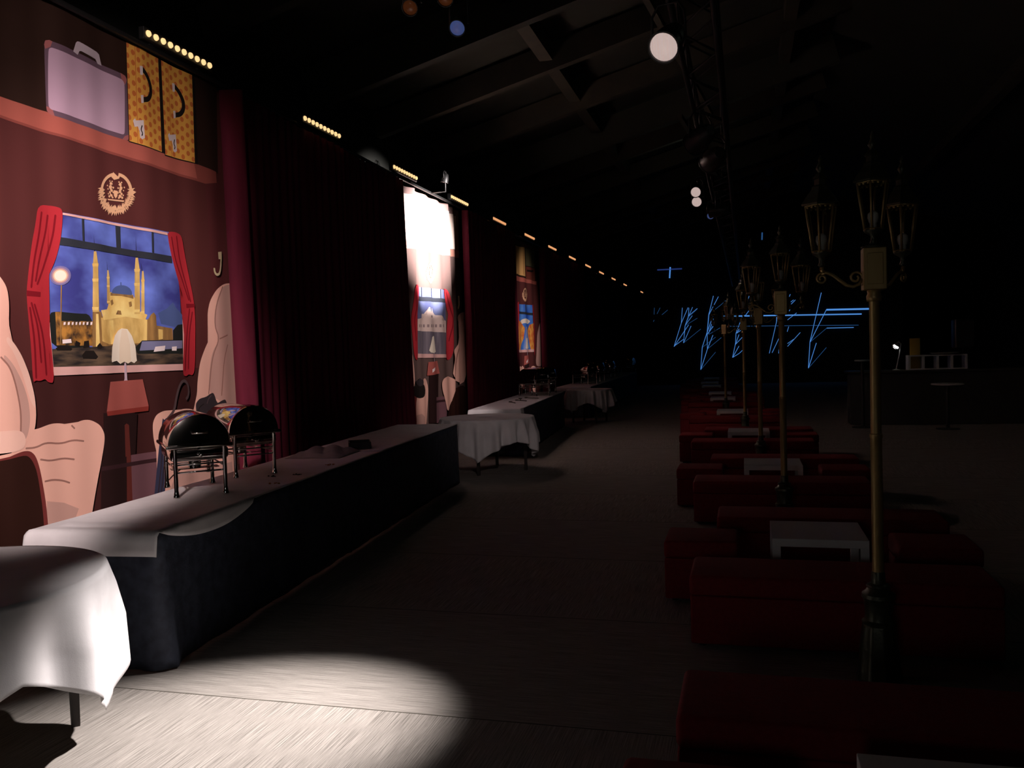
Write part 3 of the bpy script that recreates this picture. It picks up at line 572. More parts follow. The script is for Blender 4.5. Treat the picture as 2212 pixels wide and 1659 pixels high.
curtain('curtain', 27.7, 49.5, M_VELVET2, 'almost black curtain at the far end of the left wall', lam=.4, seed=4, z1=4.32)

# curtain rail and light strips on it
railp = [(-5.12, 4.1, 4.50), (-5.12, 7.9, 4.47), (-5.12, 12.4, 4.40), (-5.12, 18.5, 4.375), (-5.12, 49.7, 4.35)]
bm = nb(); tube(bm, railp, .024, 8)
rail = tag(link('curtain_rail', bm, M_BLACKMETAL, smooth=True), 'black pipe rail carrying the banners and curtains', 'rail')
def railz(y):
    for a, b in zip(railp, railp[1:]):
        if a[1] <= y <= b[1]: return a[2] + (b[2] - a[2]) * (y - a[1]) / (b[1] - a[1])
    return 4.35
def strip(y, z, hot):
    t = empty('light_strip', (-5.06, y, z))
    bm = nb(); box(bm, -.06, .0, -.50, .50, -.055, .055, .008); link('housing', bm, M_BLACKMETAL, t)
    bm = nb(); zz = railz(y) - z
    bm.free()
    for s in (-.35, .35):
        bm = nb(); box(bm, -.075, -.045, s - .02, s + .02, zz, .03); link('bracket', bm, M_BLACKMETAL, t)
    for k in range(10):
        bm = nb(); yy = -.45 + .1 * k
        lathe(bm, [(.026, -.004), (.030, .006), (.024, .02), (.008, .028)], 12)
        bmesh.ops.transform(bm, matrix=Matrix.Translation((0, yy, 0)) @ Matrix.Rotation(PI / 2, 4, 'Y'), verts=bm.verts)
        link('lamp', bm, M_WARM if hot else M_WARM2, t, smooth='all')
    return t
SP = [(390, 131), (697, 297), (876, 391), (993, 452), (1079, 492), (1144, 524), (1193, 549), (1236, 567), (1270, 583), (1299, 596), (1325, 606), (1350, 616), (1386, 631)]
names = ['first light strip, above the dotted orange trunks', 'light strip above the wide dark red curtain', 'light strip above the left end of the white-lit banner', 'light strip above the right end of the white-lit banner',
         'light strip over the dark curtain right of the white-lit banner', 'light strip above the narrow street banner', 'light strip just beyond the narrow street banner'] + \
        ['%s light strip beyond the narrow street banner, far down the rail' % k for k in ('second', 'third', 'fourth', 'fifth', 'sixth')] + ['last and farthest light strip at the end of the rail']
proto = [None, None]
for i, (px, py) in enumerate(SP):
    p = on_x(px, py, -5.06); hot = i < 4
    o = strip(p.y, max(p.z, railz(p.y) + .09), hot)
    tag(o, 'black ' + names[i] + ', ten warm lamps' if i < 7 else 'small warm ' + names[i], 'stage light', 'ten-lamp light strips along the rail')

# ------------------------------------------------------------------ buffet tables
TOPZ = .750
def frame(F0, F1):
    d = Vector((F1[0] - F0[0], F1[1] - F0[1], 0)); L = d.length; return L, math.atan2(-d.x, d.y)
def buffet(F0, F1, wd, label, seams=(), seed=0):
    """local axes: y runs along the aisle side, -x towards the wall, origin at the near aisle corner"""
    L, rz = frame(F0, F1); t = empty('buffet_table', (F0[0], F0[1], 0), rz); tag(t, label, 'table', 'buffet tables along the left wall')
    bm = nb(); box(bm, -wd + .01, -.01, .01, L - .01, .72, .745, .004); link('tabletop', bm, M_TOP, t)
    rnd = random.Random(seed)
    path = []
    n1, n2 = 24, int(L / .05)
    for i in range(n1): path.append((-wd + wd * i / n1, 0, 0, -1))
    for i in range(n2 + 1): path.append((0, L * i / n2, 1, 0))
    for i in range(1, n1 + 1): path.append((-wd * i / n1, L, 0, 1))
    def fn(u, v):
        k = min(len(path) - 1, int(round(u * (len(path) - 1)))); x, y, nx, ny = path[k]
        s = (x + y) * 1.0; hang = 1 - v
        o = .004 + hang * (.010 + .007 * math.sin(s * 9 + seed) + .004 * math.sin(s * 23))
        for sm in seams:
            if nx and abs(y - sm) < .05: o += hang * .022 * (1 if y > sm else -.3)
        if nx and y < .16: o += hang * .016 * math.sin(y / .16 * PI)
        if nx == 0 and y == 0 and x > -.10: o += hang * .014
        return Vector((x + nx * o, y + ny * o, .012 + v * .734))
    bm = nb(); grid(bm, fn, len(path) - 1, 14); o = link('skirt', bm, M_NAVY, t, smooth='all')
    md = o.modifiers.new('thick', 'SOLIDIFY'); md.thickness = .002
    return t, L, rz
def top_cloth(F0, F1, wd, label, y0, y1, end0=.0, end1=.0, front=lambda y: .015, back=.06, z=TOPZ, ridge=None, m_=None, name='tablecloth', ends_round=False):
    L, rz = frame(F0, F1)
    nx_, ny_ = 40, max(30, int((y1 - y0 + end0 + end1) / .035))
    r = .012
    def bend(s):                    # distance past an edge -> (out, down)
        if s <= 0: return 0, 0
        if s < r * PI / 2: a = s / r; return r * math.sin(a), r * (1 - math.cos(a))
        return r + (s - r * PI / 2) * .16, r + (s - r * PI / 2)
    def fn(u, v):
        yy = y0 - end0 + v * (y1 - y0 + end0 + end1); yc = min(max(yy, y0), y1)
        fr = front(yc); span = wd + back + fr; xx = -wd - back + u * span
        ox, dx = bend(xx) if xx > 0 else (0, 0); bx, db = bend(-wd - xx) if xx < -wd else (0, 0)
        oy0, d0 = bend(y0 - yy); oy1, d1 = bend(yy - y1)
        x = min(max(xx, -wd), 0) + ox - bx; y = yc - oy0 + oy1
        zz = z + .002 - max(dx, db, d0, d1) - (.3 * min(max(dx, db), max(d0, d1)))
        if ridge and dx == 0 and d0 == 0:
            zz += .018 * math.exp(-((yy - ridge - .05 * (xx + wd)) / .016) ** 2) * (1 if xx > -.68 else 0)
        zz += .0012 * math.sin(x * 17 + y * 5) * math.sin(y * 13)
        return Vector((x, y, zz + .001))
    bm = nb(); grid(bm, fn, nx_, ny_)
    o = link(name, bm, m_ or M_CLOTH, smooth='all', loc=(F0[0], F0[1], 0)); o.rotation_euler = (0, 0, rz)
    md = o.modifiers.new('thick', 'SOLIDIFY'); md.thickness = .003; md.offset = 1
    return tag(o, label, 'tablecloth')
F10, F11 = (-3.03, 3.86), (-3.55, 10.28)
t1, L1, RZ1 = buffet(F10, F11, .78, 'long buffet table nearest the camera, floor-length navy skirt', seams=(.02, 2.62), seed=1)
def flap(y):
    if y < .03: return .012
    if y < 1.05: return .02 + .085 * math.sin((y - .03) / 1.02 * PI) ** .7
    return .010
top_cloth(F10, F11, .78, 'grey-white cloth on the near end of the first buffet, with folded ridge and rounded flap', .0, 3.9, end0=.135, front=flap, ridge=.13, m_=M_CLOTH)
top_cloth(F10, F11, .78, 'white cloth over the far third of the nearest buffet table', 3.55, L1, front=lambda y: .012, z=TOPZ + .006, end1=.04)
F20, F21 = (-3.42, 12.95), (-3.84, 18.3)
t2, L2, _ = buffet(F20, F21, .82, 'second buffet table, behind the middle round table, dark skirt', seed=2)
top_cloth(F20, F21, .82, 'grey-white cloth on the second buffet table, its near end hanging over', 0, L2, end0=.16, front=lambda y: .10 if y < .25 else .012)
F30, F31 = (-3.62, 20.4), (-3.98, 32.5)
t3, L3, _ = buffet(F30, F31, .85, 'third and farthest buffet table, almost lost in the dark', seed=3)
top_cloth(F30, F31, .85, 'dim white cloth on the farthest buffet table', 0, L3, end0=.1, end1=.1)
def on_table(F0, F1, back, along, z=TOPZ + .006):
    L, rz = frame(F0, F1); c, s = math.cos(rz), math.sin(rz)
    return Vector((F0[0] + c * -back - s * along, F0[1] + s * -back + c * along, z)), rz

# things lying on the nearest buffet
p, rz = on_table(F10, F11, .46, 3.35)
bm = nb(); rnd = random.Random(4)
def lump(u, v):
    x, y = (u - .5) * .52, (v - .5) * .62
    e = max(0, 1 - (abs(u - .5) * 2) ** 3) * max(0, 1 - (abs(v - .5) * 2) ** 3)
    return Vector((x, y, .003 + e * (.028 + .03 * abs(math.sin(9 * u + 4 * v)) + .022 * math.sin(17 * v - 6 * u) ** 2)))
grid(bm, lump, 30, 30)
o = link('crumpled_cloth', bm, M_GREYCLOTH, smooth='all', loc=p); o.rotation_euler = (0, 0, rz)
o.modifiers.new('thick', 'SOLIDIFY').thickness = .003
tag(o, 'crumpled grey cloth lying on the nearest buffet table beyond the chafing dishes', 'cloth')
p, rz = on_table(F10, F11, .30, 3.80, TOPZ + .014)
d = empty('serving_tray', p, rz + .4)
bm = nb(); box(bm, -.10, .10, -.13, .13, 0, .012, .004); link('base', bm, M_BLACK, d)
bm = nb()
for a in ((-.105, -.095, -.135, .135), (.095, .105, -.135, .135), (-.105, .105, -.135, -.125), (-.105, .105, .125, .135)): box(bm, *a, .0, .065, .003)
link('rim', bm, M_BLACK, d)
tag(d, 'small black tray beside the crumpled grey cloth on the nearest buffet', 'tray')
for k, (bk, al) in enumerate(((.12, 1.62), (.15, 2.05), (.10, 2.62), (.30, 1.95))):
    p, rz = on_table(F10, F11, bk, al, TOPZ + .003); bm = nb()
    for j in range(9):
        a, r0 = rnd.uniform(0, 6.28), rnd.uniform(0, .035)
        bmesh.ops.create_icosphere(bm, subdivisions=1, radius=rnd.uniform(.005, .011), matrix=Matrix.Translation((r0 * math.cos(a) * 1.6, r0 * math.sin(a), .004)))
    o = link('spilled_crumbs', bm, M_CRUMB if k in (0, 2) else M_WOOD, smooth='all', loc=p)
    tag(o, ['orange crumbs on the cloth in front of the nearer chafing dish', 'dark crumbs by the front foot of the farther chafing dish', 'orange crumbs on the cloth past the farther chafing dish', 'dark crumbs between the two chafing dishes'][k], 'crumbs', kind='stuff')

# ------------------------------------------------------------------ roll-top chafing dishes
def chafing_dish():
    t = empty('chafing_dish'); Lh, R = .29, .20
    bm = nb()
    def prof(k):                   # x and radius along the rolled lid, closed domed ends
        return [(-Lh - .018, .01), (-Lh - .016, .10), (-Lh - .008, .165), (-Lh, R - .006), (-Lh + .012, R), (0, R + .003), (Lh - .012, R), (Lh, R - .006), (Lh + .008, .165), (Lh + .016, .10), (Lh + .018, .01)][k]
    def fn(u, v):
        x, r = prof(int(round(u * 10))); a = PI * v
        return Vector((x, r * math.cos(a), .345 + r * math.sin(a)))
    grid(bm, fn, 10, 32); link('lid', bm, M_CHROME, t, smooth=True)
    bm = nb(); box(bm, -Lh, Lh, -.185, .185, .235, .325, .03, 4); link('water_pan', bm, M_CHROME, t, smooth=True)
    bm = nb(); box(bm, -Lh - .02, Lh + .02, -R - .012, R + .012, .322, .346, .009, 3); link('rim', bm, M_CHROME, t, smooth=True)
    bm = nb(); tube(bm, [(Lh + .005, -.045, .42), (Lh + .045, -.045, .425), (Lh + .055, -.03, .425), (Lh + .055, .03, .425), (Lh + .045, .045, .425), (Lh + .005, .045, .42)], .008, 10); link('handle', bm, M_CHROME, t, smooth='all')
    for sx in (-1, 1):
        for sy in (-1, 1):
            bm = nb(); x, y = sx * (Lh - .005), sy * .155
            lathe(bm, [(.021, 0), (.022, .006), (.017, .022), (.0135, .05), (.0135, .30), (.017, .315), (.017, .34), (.010, .348)], 14, x, y); link('leg', bm, M_CHROME, t, smooth=True)
    for sx in (-1, 1):
        for z in (.165, .215):
            bm = nb(); tube(bm, [(sx * (Lh - .005), -.155, z), (sx * (Lh - .005), .155, z)], .006, 8); link('crossbar', bm, M_CHROME, t, smooth='all')
    for sy in (-1, 1):
        bm = nb(); tube(bm, [(-Lh + .005, sy * .155, .19), (Lh - .005, sy * .155, .19)], .006, 8); link('crossbar', bm, M_CHROME, t, smooth='all')
    bm = nb(); box(bm, -.05, .05, -.155, .155, .158, .164); lathe(bm, [(.042, .164), (.042, .215), (.036, .222), (.018, .222)], 18, 0, 0); link('burner', bm, M_CHROME, t, smooth=True)
    bm = nb(); lathe(bm, [(.006, 0), (.006, .03), (.014, .036), (.017, .048), (.012, .06), (.002, .064)], 12)
    bmesh.ops.transform(bm, matrix=Matrix.Translation((Lh - .01, 0, .28)) @ Matrix.Rotation(PI / 2, 4, 'Y'), verts=bm.verts); link('drain_knob', bm, M_CHROME, t, smooth='all')
    return t
GD = 'roll-top chafing dishes on the buffets'
cd1 = chafing_dish(); cd1.location = (-3.69, 5.12, TOPZ + .007); cd1.rotation_euler = (0, 0, math.radians(-47))
tag(cd1, 'polished roll-top chafing dish nearest the camera, turned askew on the nearest buffet', 'chafing dish', GD)
for (x, y, z, a, lb) in ((-3.88, 5.97, TOPZ + .007, -35, 'polished roll-top chafing dish just behind the nearest one, dark round end towards the aisle'),
                         (-4.12, 16.75, TOPZ + .007, -40, 'nearer of the two chafing dishes on the second buffet, before the street banner'),
                         (-4.22, 17.75, TOPZ + .007, -12, 'farther of the two chafing dishes on the second buffet table'),
                         (-4.08, 22.2, TOPZ + .007, -35, 'first chafing dish on the farthest buffet, its curved lid edge catching light'),
                         (-4.16, 23.9, TOPZ + .007, -15, 'second chafing dish on the farthest buffet, half hidden behind the first'),
                         (-4.2, 26.2, TOPZ + .007, -15, 'third chafing dish along the farthest buffet, thin bright legs'),
                         (-4.3, 32.1, TOPZ + .007, -15, 'last chafing dish at the far end of the farthest buffet')):
    c = copy_tree(cd1); c.location = (x, y, z); c.rotation_euler = (0, 0, math.radians(a)); tag(c, lb, 'chafing dish', GD)
# serving utensils on the second buffet
for k, (bk, al, a) in enumerate(((.42, 1.6, .5), (.36, 2.1, .9), (.44, 2.5, .2), (.30, 2.9, 1.2))):
    p, rz = on_table(F20, F21, bk, al, TOPZ + .006); bm = nb()
    tube(bm, [(0, -.16, .006), (0, .06, .012), (0, .09, .016)], [.007, .006, .007], 8)
    lathe(bm, [(.004, .0), (.028, .004), (.036, .012), (.030, .018), (.004, .014)], 14, 0, .115, .004)
    o = link('serving_spoon', bm, M_WOOD, smooth='all', loc=p); o.rotation_euler = (0, 0, rz + a)
    tag(o, 'dark serving spoon lying on the second buffet table, %s from its near end' % ['first', 'second', 'third', 'fourth'][k], 'spoon', 'serving spoons on the second buffet')
p, rz = on_table(F30, F31, .42, 2.6, TOPZ + .004)
bm = nb(); box(bm, -.12, .12, -.16, .16, 0, .02, .006); tag(link('folded_napkin', bm, M_CLOTH, loc=p), 'folded white napkin by the first chafing dish on the farthest buffet', 'napkin')

# ------------------------------------------------------------------ round tables with square cloths
def round_table(c, R, leg_a, cor_a, dmin, dmax, tl, cl, nf, seed, leg_r=.54):
    t = empty('round_table', (*c, 0)); tag(t, tl, 'table', 'round tables beside the buffets')
    bm = nb(); lathe(bm, [(R - .012, .715), (R, .72), (R, .738), (R - .012, .744)], 56); link('tabletop', bm, M_TOP, t, smooth=True)
    for k in range(4):
        a = math.radians(leg_a + 90 * k); bm = nb()
        M = Matrix.Translation((leg_r * math.cos(a), leg_r * math.sin(a), 0)) @ Matrix.Rotation(a, 4, 'Z')
        lathe(bm, [(.024, 0), (.026, .01), (.034, .70), (.034, .718)], 4); bmesh.ops.rotate(bm, cent=(0, 0, 0), matrix=Matrix.Rotation(PI / 4, 3, 'Z'), verts=bm.verts); bmesh.ops.transform(bm, matrix=M, verts=bm.verts)
        link('leg', bm, M_WOOD, t)
    bm = nb(); nt = 220; rnd = random.Random(seed); ph = [rnd.uniform(0, 6.28) for _ in range(4)]
    r0s = [.02, .3, .6, .85, .97]
    def fn(u, v):
        a = 2 * PI * u; j = v * 24
        if j <= 5:
            r = R * (r0s[int(j)] if j < 5 else 1.0); return Vector((r * math.cos(a), r * math.sin(a), .7475 + (.0015 if j < 4 else 0)))
        x = (math.degrees(a) - cor_a) % 90; x = min(x, 90 - x) / 45.
        drop = dmin + (dmax - dmin) * (1 - x) ** (1.15 if nf < 12 else 1.5); tt = (j - 5) / 19.; dd = drop * tt
        am = (.033 if nf < 12 else .052) * min(1, dd / .25) * (1 if x > .15 else .6)
        # the deep fold stands out beside each corner, the middle of each side hangs flatter
        rp = am * (math.sin(nf * a + ph[0]) + .5 * math.sin((nf * 1.7) // 1 * a + ph[1]))
        r = R + .010 * min(1, tt * 5) + .035 * tt + rp - .05 * tt * (1 - x) ** 3
        return Vector((r * math.cos(a), r * math.sin(a), .748 - dd - .004 * min(1, tt * 10)))
    g = grid(bm, fn, nt, 24)
    bmesh.ops.remove_doubles(bm, verts=bm.verts[:], dist=1e-4)
    o = link('tablecloth', bm, M_CLOTH, smooth='all', loc=(*c, 0)); o.modifiers.new('thick', 'SOLIDIFY').thickness = .0025
    o.modifiers['thick'].offset = 1
    tag(o, cl, 'tablecloth', 'white cloths on the round tables')
    return o
round_table((-3.36, 2.80), .70, 47, 27, .29, .62, 'round table at the lower left corner, dark tapering legs', 'white cloth on the round table at the lower left, brightly lit, one corner hanging low', 11, 2)
round_table((-3.52, 11.5), .66, -87, -85, .30, .56, 'middle round table between the first and second buffets', 'white cloth on the middle round table, grey in the half light, hanging in folds', 19, 5)
round_table((-3.45, 19.3), .52, -60, -40, .28, .52, 'farthest round table in front of the third buffet', 'dim white cloth on the farthest round table, hanging in folds', 20, 8, leg_r=.40)

# ------------------------------------------------------------------ lamp posts
def lantern(parent, loc):
    l = empty('lantern', loc, PI / 12, parent); n = 6; hb, ht = 0.0, .222; rb, rt = .043, .074
    P_ = lambda k, r, z: Vector((r * math.cos(2 * PI * k / n), r * math.sin(2 * PI * k / n), z))
    bm = nb()
    for k in range(n):
        tube(bm, [P_(k, rb, hb), P_(k, rt, ht)], .0055, 6)
        tube(bm, [P_(k, rb, hb), P_(k + 1, rb, hb)], .006, 6); tube(bm, [P_(k, rt, ht), P_(k + 1, rt, ht)], .006, 6)
        for q in range(3):
            a, b = P_(k, rt, ht).lerp(P_(k + 1, rt, ht), (q + .5) / 3), .008
            bmesh.ops.create_icosphere(bm, subdivisions=1, radius=b, matrix=Matrix.Translation(a - Vector((0, 0, .008))))
    link('frame', bm, M_BRASS, l, smooth='all')
    bm = nb()
    g = [[bm.verts.new(P_(k, r * .97, z)) for k in range(n)] for r, z in ((rb, hb + .004), (rt, ht - .004))]
    for k in range(n): bm.faces.new((g[0][k], g[0][(k + 1) % n], g[1][(k + 1) % n], g[1][k]))
    link('glass', bm, M_GLASS, l)
    bm = nb(); lathe(bm, [(.092, ht), (.094, ht + .008), (.070, ht + .045), (.045, ht + .075), (.042, ht + .09), (.030, ht + .10), (.030, ht + .125), (.040, ht + .13), (.018, ht + .155)], 6); link('roof', bm, M_IRON, l)
    bm = nb(); lathe(bm, [(.008, ht + .15), (.012, ht + .165), (.020, ht + .18), (.012, ht + .198), (.006, ht + .21), (.009, ht + .22), (.002, ht + .245)], 12); link('finial', bm, M_IRON, l, smooth='all')
    bm = nb(); lathe(bm, [(.016, .0), (.016, .03), (.02, .034), (.026, .055), (.024, .075), (.010, .088)], 14); link('bulb', bm, M_BULB, l, smooth='all')
    bm = nb(); lathe(bm, [(.010, -.075), (.018, -.065), (.012, -.05), (.014, -.03), (.040, -.012), (.046, 0)], 12); link('cup', bm, M_IRON, l, smooth='all')
def scroll(a0, cx, cz, r0, r1, turns, n=28):
    return [(cx + (r0 + (r1 - r0) * i / n) * math.cos(a0 + turns * 2 * PI * i / n), 0, cz + (r0 + (r1 - r0) * i / n) * math.sin(a0 + turns * 2 * PI * i / n)) for i in range(n + 1)]
def lamp_post():
    t = empty('lamp_post')
    bm = nb(); lathe(bm, [(.105, 0), (.105, .012), (.098, .03), (.088, .14), (.074, .265), (.072, .277)], 36, flute=9, fl_amp=.045); link('base', bm, M_IRON, t, smooth='all')
    bm = nb(); lathe(bm, [(.076, .274), (.078, .286), (.066, .294), (.062, .315), (.066, .37), (.070, .395), (.078, .404), (.076, .422), (.060, .434), (.050, .45), (.056, .457), (.052, .466), (.034, .473), (.032, .52), (.029, .53)], 28); link('collar', bm, M_IRON, t, smooth=True)
    bm = nb(); lathe(bm, [(.027, .52), (.027, 1.18), (.030, 1.184), (.030, 1.200), (.025, 1.204), (.024, 1.845), (.028, 1.85)], 24); link('pole', bm, M_BRASS, t, smooth=True)
    bm = nb(); lathe(bm, [(.034, 1.84), (.036, 1.865), (.030, 1.88), (.034, 1.90)], 24); link('ring', bm, M_BRASS, t, smooth='all')
    bm = nb(); box(bm, -.052, .052, -.052, .052, 1.895, 2.095, .004)
    for s in (-1, 1):
        box(bm, -.036, .036, s * .050 - .004, s * .050 + .004, 1.92, 2.07, .003); box(bm, s * .050 - .004, s * .050 + .004, -.036, .036, 1.92, 2.07, .003)
    link('block', bm, M_BRASS, t)
    for ang in (183, 48):
        e = empty('arm', (0, 0, 0), math.radians(ang), t)
        bm = nb()
        tube(bm, [(.052, 0, 1.95), (.068, 0, 1.925), (.095, 0, 1.915), (.125, 0, 1.923), (.157, 0, 1.95), (.188, 0, 1.975), (.215, 0, 1.988), (.24, 0, 1.985)], .008, 8)
        tube(bm, scroll(-PI / 2, .082, 1.958, .035, .010, -1.4), .006, 6); tube(bm, scroll(PI / 2, .237, 1.960, .026, .008, -1.4), .006, 6)
        tube(bm, [(.225, 0, 1.988), (.237, 0, 2.0), (.237, 0, 2.02)], .010, 8)
        link('bracket', bm, M_BRASS, e, smooth='all')
        e2 = t; a = math.radians(ang); lantern(t, (.237 * math.cos(a), .237 * math.sin(a), 2.09))
    # each arm is one mesh: fold it up into its bracket
    for e in [c for c in t.children if c.name.startswith('arm')]:
        b = e.children[0]; b.data.transform(Matrix.Rotation(e.rotation_euler.z, 4, 'Z')); b.parent = t; b.name = 'arm'; bpy.data.objects.remove(e)
    for c in [c for c in t.children if c.name.startswith('arm')]: pass
    lantern(t, (0, 0, 2.185))
    bm = nb(); lathe(bm, [(.056, 2.094), (.058, 2.104), (.030, 2.110), (.02, 2.114)], 20); link('cap', bm, M_IRON, t, smooth='all')
    return t
lp = lamp_post(); p = on_z(1900, 1466, 0); lp.location = (p.x, p.y, 0)
GL = 'lamp posts between the red benches'
tag(lp, 'tall brass lamp post nearest the camera, three lanterns on scrolled arms', 'lamp post', GL)
for px, yy, a, lb in ((1689, 7.62, -6, 'second lamp post from the camera, standing behind the first white table'), (1640, 10.95, 172, 'third lamp post from the camera'), (1607, 14.9, 0, 'fourth lamp post from the camera'), (1566, 18.9, 160, 'fifth and farthest lamp post, a thin dark line')):
    c = copy_tree(lp); q = on_y(px, 760, yy); c.location = (q.x, yy, 0); c.rotation_euler = (0, 0, math.radians(a)); tag(c, lb, 'lamp post', GL)

# ------------------------------------------------------------------ red benches, cubes and white tables
def bench(w_, d_, name):
    t = empty(name)
    bm = nb(); box(bm, 0, w_, 0, d_, .02, .285, .012, 3); link('base', bm, M_RED, t, smooth=True)
    bm = nb(); box(bm, -.004, w_ + .004, -.004, d_ + .004, .283, .40, .026, 4); link('cushion', bm, M_RED, t, smooth=True)
    bm = nb()
    for x in (.06, w_ - .06):
        for y in (.06, d_ - .06): lathe(bm, [(.022, 0), (.022, .022)], 12, x, y)
    link('feet', bm, M_BLACK, t)
    return t
def white_table():
    t = empty('side_table')
    bm = nb(); box(bm, 0, .56, 0, .56, .40, .45, .003); link('tabletop', bm, M_LACK, t)
    for x in (0, .51):
        for y in (0, .51): bm = nb(); box(bm, x, x + .05, y, y + .05, 0, .401, .002); link('leg', bm, M_LACK, t)
    return t
tab0 = white_table(); b0 = bench(1.55, .45, 'bench'); c0 = bench(.46, .44, 'pouf')
q = on_z(1850, 1626, .45)
rows = [(q.x, q.y - .56)]
for (px, py) in ((1668, 1163), (1607, 1005), (1572, 933), (1548, 888), (1534, 860), (1531, 848), (1516, 833), (1514, 826), (1520, 817)):
    v = on_z(px, py, .45); rows.append((v.x, v.y))
ordn = ['nearest', 'second', 'third', 'fourth', 'fifth', 'sixth', 'seventh', 'eighth', 'ninth', 'farthest']
used = {}
def place(src, key, x, y, rz, label, cat, group):
    o = src if key not in used else copy_tree(src); used[key] = 1
    o.location = (x, y, 0); o.rotation_euler = (0, 0, rz); return tag(o, label, cat, group)
for i, (x, y) in enumerate(rows):
    n = ordn[i]
    place(tab0, 't', x, y, 0, 'low square white table, %s one from the camera%s' % (n, ', cut by the bottom edge' if i == 0 else ''), 'table', 'low white tables in the lounge row')
    nxt = rows[i + 1][1] if i + 1 < len(rows) else y + 4
    if i > 0: place(b0, 'b', x - .455, y - .755, 0, 'red bench on the near side of the %s low white table' % n, 'bench', 'red benches of the lounge row')
    if nxt - y > 2.3:
        dy = .83 if i == 0 else .92
        xx = rows[0][0] * 0 + (-.25 if i == 0 else x - .36)
        place(b0, 'b', xx, y + dy, 0, 'red bench on the far side of the %s low white table' % n, 'bench', 'red benches of the lounge row')
    elif False: pass
    place(c0, 'c', x - .67, y + .08, 0, 'red cube seat left of the %s low white table' % n, 'pouf', 'red cube seats of the lounge row')
    if i > 0: place(c0, 'c', x + .74, y + .08, 0, 'red cube seat right of the %s low white table' % n, 'pouf', 'red cube seats of the lounge row')

# ------------------------------------------------------------------ lighting truss and its lamps
TX, TZ = -.28, 3.78
t = empty('lighting_truss', (TX, 16, TZ)); tag(t, 'long dark box truss hanging over the hall above the bench row', 'truss')
Y0, Y1 = -13.5, 16.0
for sx in (-.13, .13):
    for z in (0, .26):
        bm = nb(); tube(bm, [(sx, Y0, z), (sx, Y1, z)], .022, 8); link('chord', bm, M_TRUSS, t, smooth='all')
bm = nb(); n = int((Y1 - Y0) / .5)
for k in range(n):
    a, b = Y0 + k * .5, Y0 + (k + 1) * .5; s = 1 if k % 2 else -1
    for sx in (-.13, .13): tube(bm, [(sx, a, .26 if s > 0 else 0), (sx, b, 0 if s > 0 else .26)], .009, 5)
    for z in (0, .26): tube(bm, [(-.13 * s, a, z), (.13 * s, b, z)], .009, 5)
link('bracing', bm, M_TRUSS, t, smooth='all')
for y in (-11, -3, 5, 13):
    bm = nb(); tube(bm, [(0, y, .24), (0, y, roof_z(TX) - TZ - .02)], .008, 6); link('hanger', bm, M_TRUSS, t, smooth='all')
def par_can(lens, aim, label, lm, cat='stage light', r=.095, hang=None, name='stage_light', L=.26, to=None):
    lens = Vector(lens); d = (Vector(aim) - lens).normalized(); t = empty(name, lens); q = d.to_track_quat('Z', 'Y').to_matrix().to_4x4()
    bm = nb(); lathe(bm, [(r * .45, -L), (r * .75, -L * .9), (r * .95, -L * .55), (r * 1.04, -L * .3), (r * 1.04, .004), (r * 1.12, .006), (r * 1.12, .014), (r * 1.0, .014), (r * .99, -.004)], 28)
    bmesh.ops.transform(bm, matrix=q, verts=bm.verts); link('housing', bm, M_BLACKMETAL, t, smooth=True)
    bm = nb(); lathe(bm, [(.002, .012), (r * .5, .009), (r * .97, .001), (r * .97, -.003), (.002, -.003)][::-1], 28)
    bmesh.ops.transform(bm, matrix=q, verts=bm.verts); link('lens', bm, lm, t, smooth='all')
    side = d.cross(Vector((0, 0, 1))).normalized(); c = -d * L * .4; hz = hang if hang is not None else TZ - lens.z
    bm = nb(); a = c + side * r * 1.2; b = c - side * r * 1.2; up = Vector((0, 0, 1))
    topz = c.z * 0 + min(.22, max(.12, hz - .06))
    tube(bm, [a, a + up * topz * .7, a * .6 + c * .4 + up * topz, b * .6 + c * .4 + up * topz, b + up * topz * .7, b], .009, 6)
    ex = (to if to is not None else TX - .13) - lens.x if to != 'up' else c.x
    tube(bm, [c + up * topz, Vector((c.x, c.y, hz)), Vector((ex, c.y, hz))] if abs(ex - c.x) > .02 else [c + up * topz, Vector((c.x, c.y, hz))], .014, 8)
    link('yoke', bm, M_BLACKMETAL, t, smooth='all')
    return tag(t, label, cat, 'stage lights on the truss')
par_can(F_FLOOR, A_FLOOR * .6 + Vector((.0, .0, 1.0)), 'large round stage light with glowing pale lens, nearest on the truss', M_LENS, r=.086)
par_can(F_BAN2, (-1.5, 3.5, 1.2), 'upper of two small glowing stage lights hanging side by side down the truss', M_LENS, r=.062)
par_can(F_BAN3, (-1.5, 3.5, 1.2), 'lower of two small glowing stage lights hanging side by side down the truss', M_LENS, r=.062)
par_can(F_TOP, A_TOP, 'black stage light seen from behind, farther along than the glowing pair', M_LENS, r=.09)
par_can(F_B2, A_BAN2, 'black stage light seen from behind, clustered on the truss', M_LENS, r=.10)
par_can(F_B3, A_BAN3, 'second black stage light seen from behind, under the truss cluster', M_LENS, r=.10)
par_can(on_x(1535, 466, -.45), (-1.0, 4, 1.0), 'small stage light with a blue lens farthest down the truss', M_COLGEL, r=.05)
# fixture at the top of the white-lit banner, on the rail
par_can((-4.86, 13.85, 4.56), (-5.2, 13.85, 3.2), 'small stage light clamped above the white-lit banner', M_BULB, r=.06, hang=railz(13.85) - 4.56, L=.14, to=-5.12)
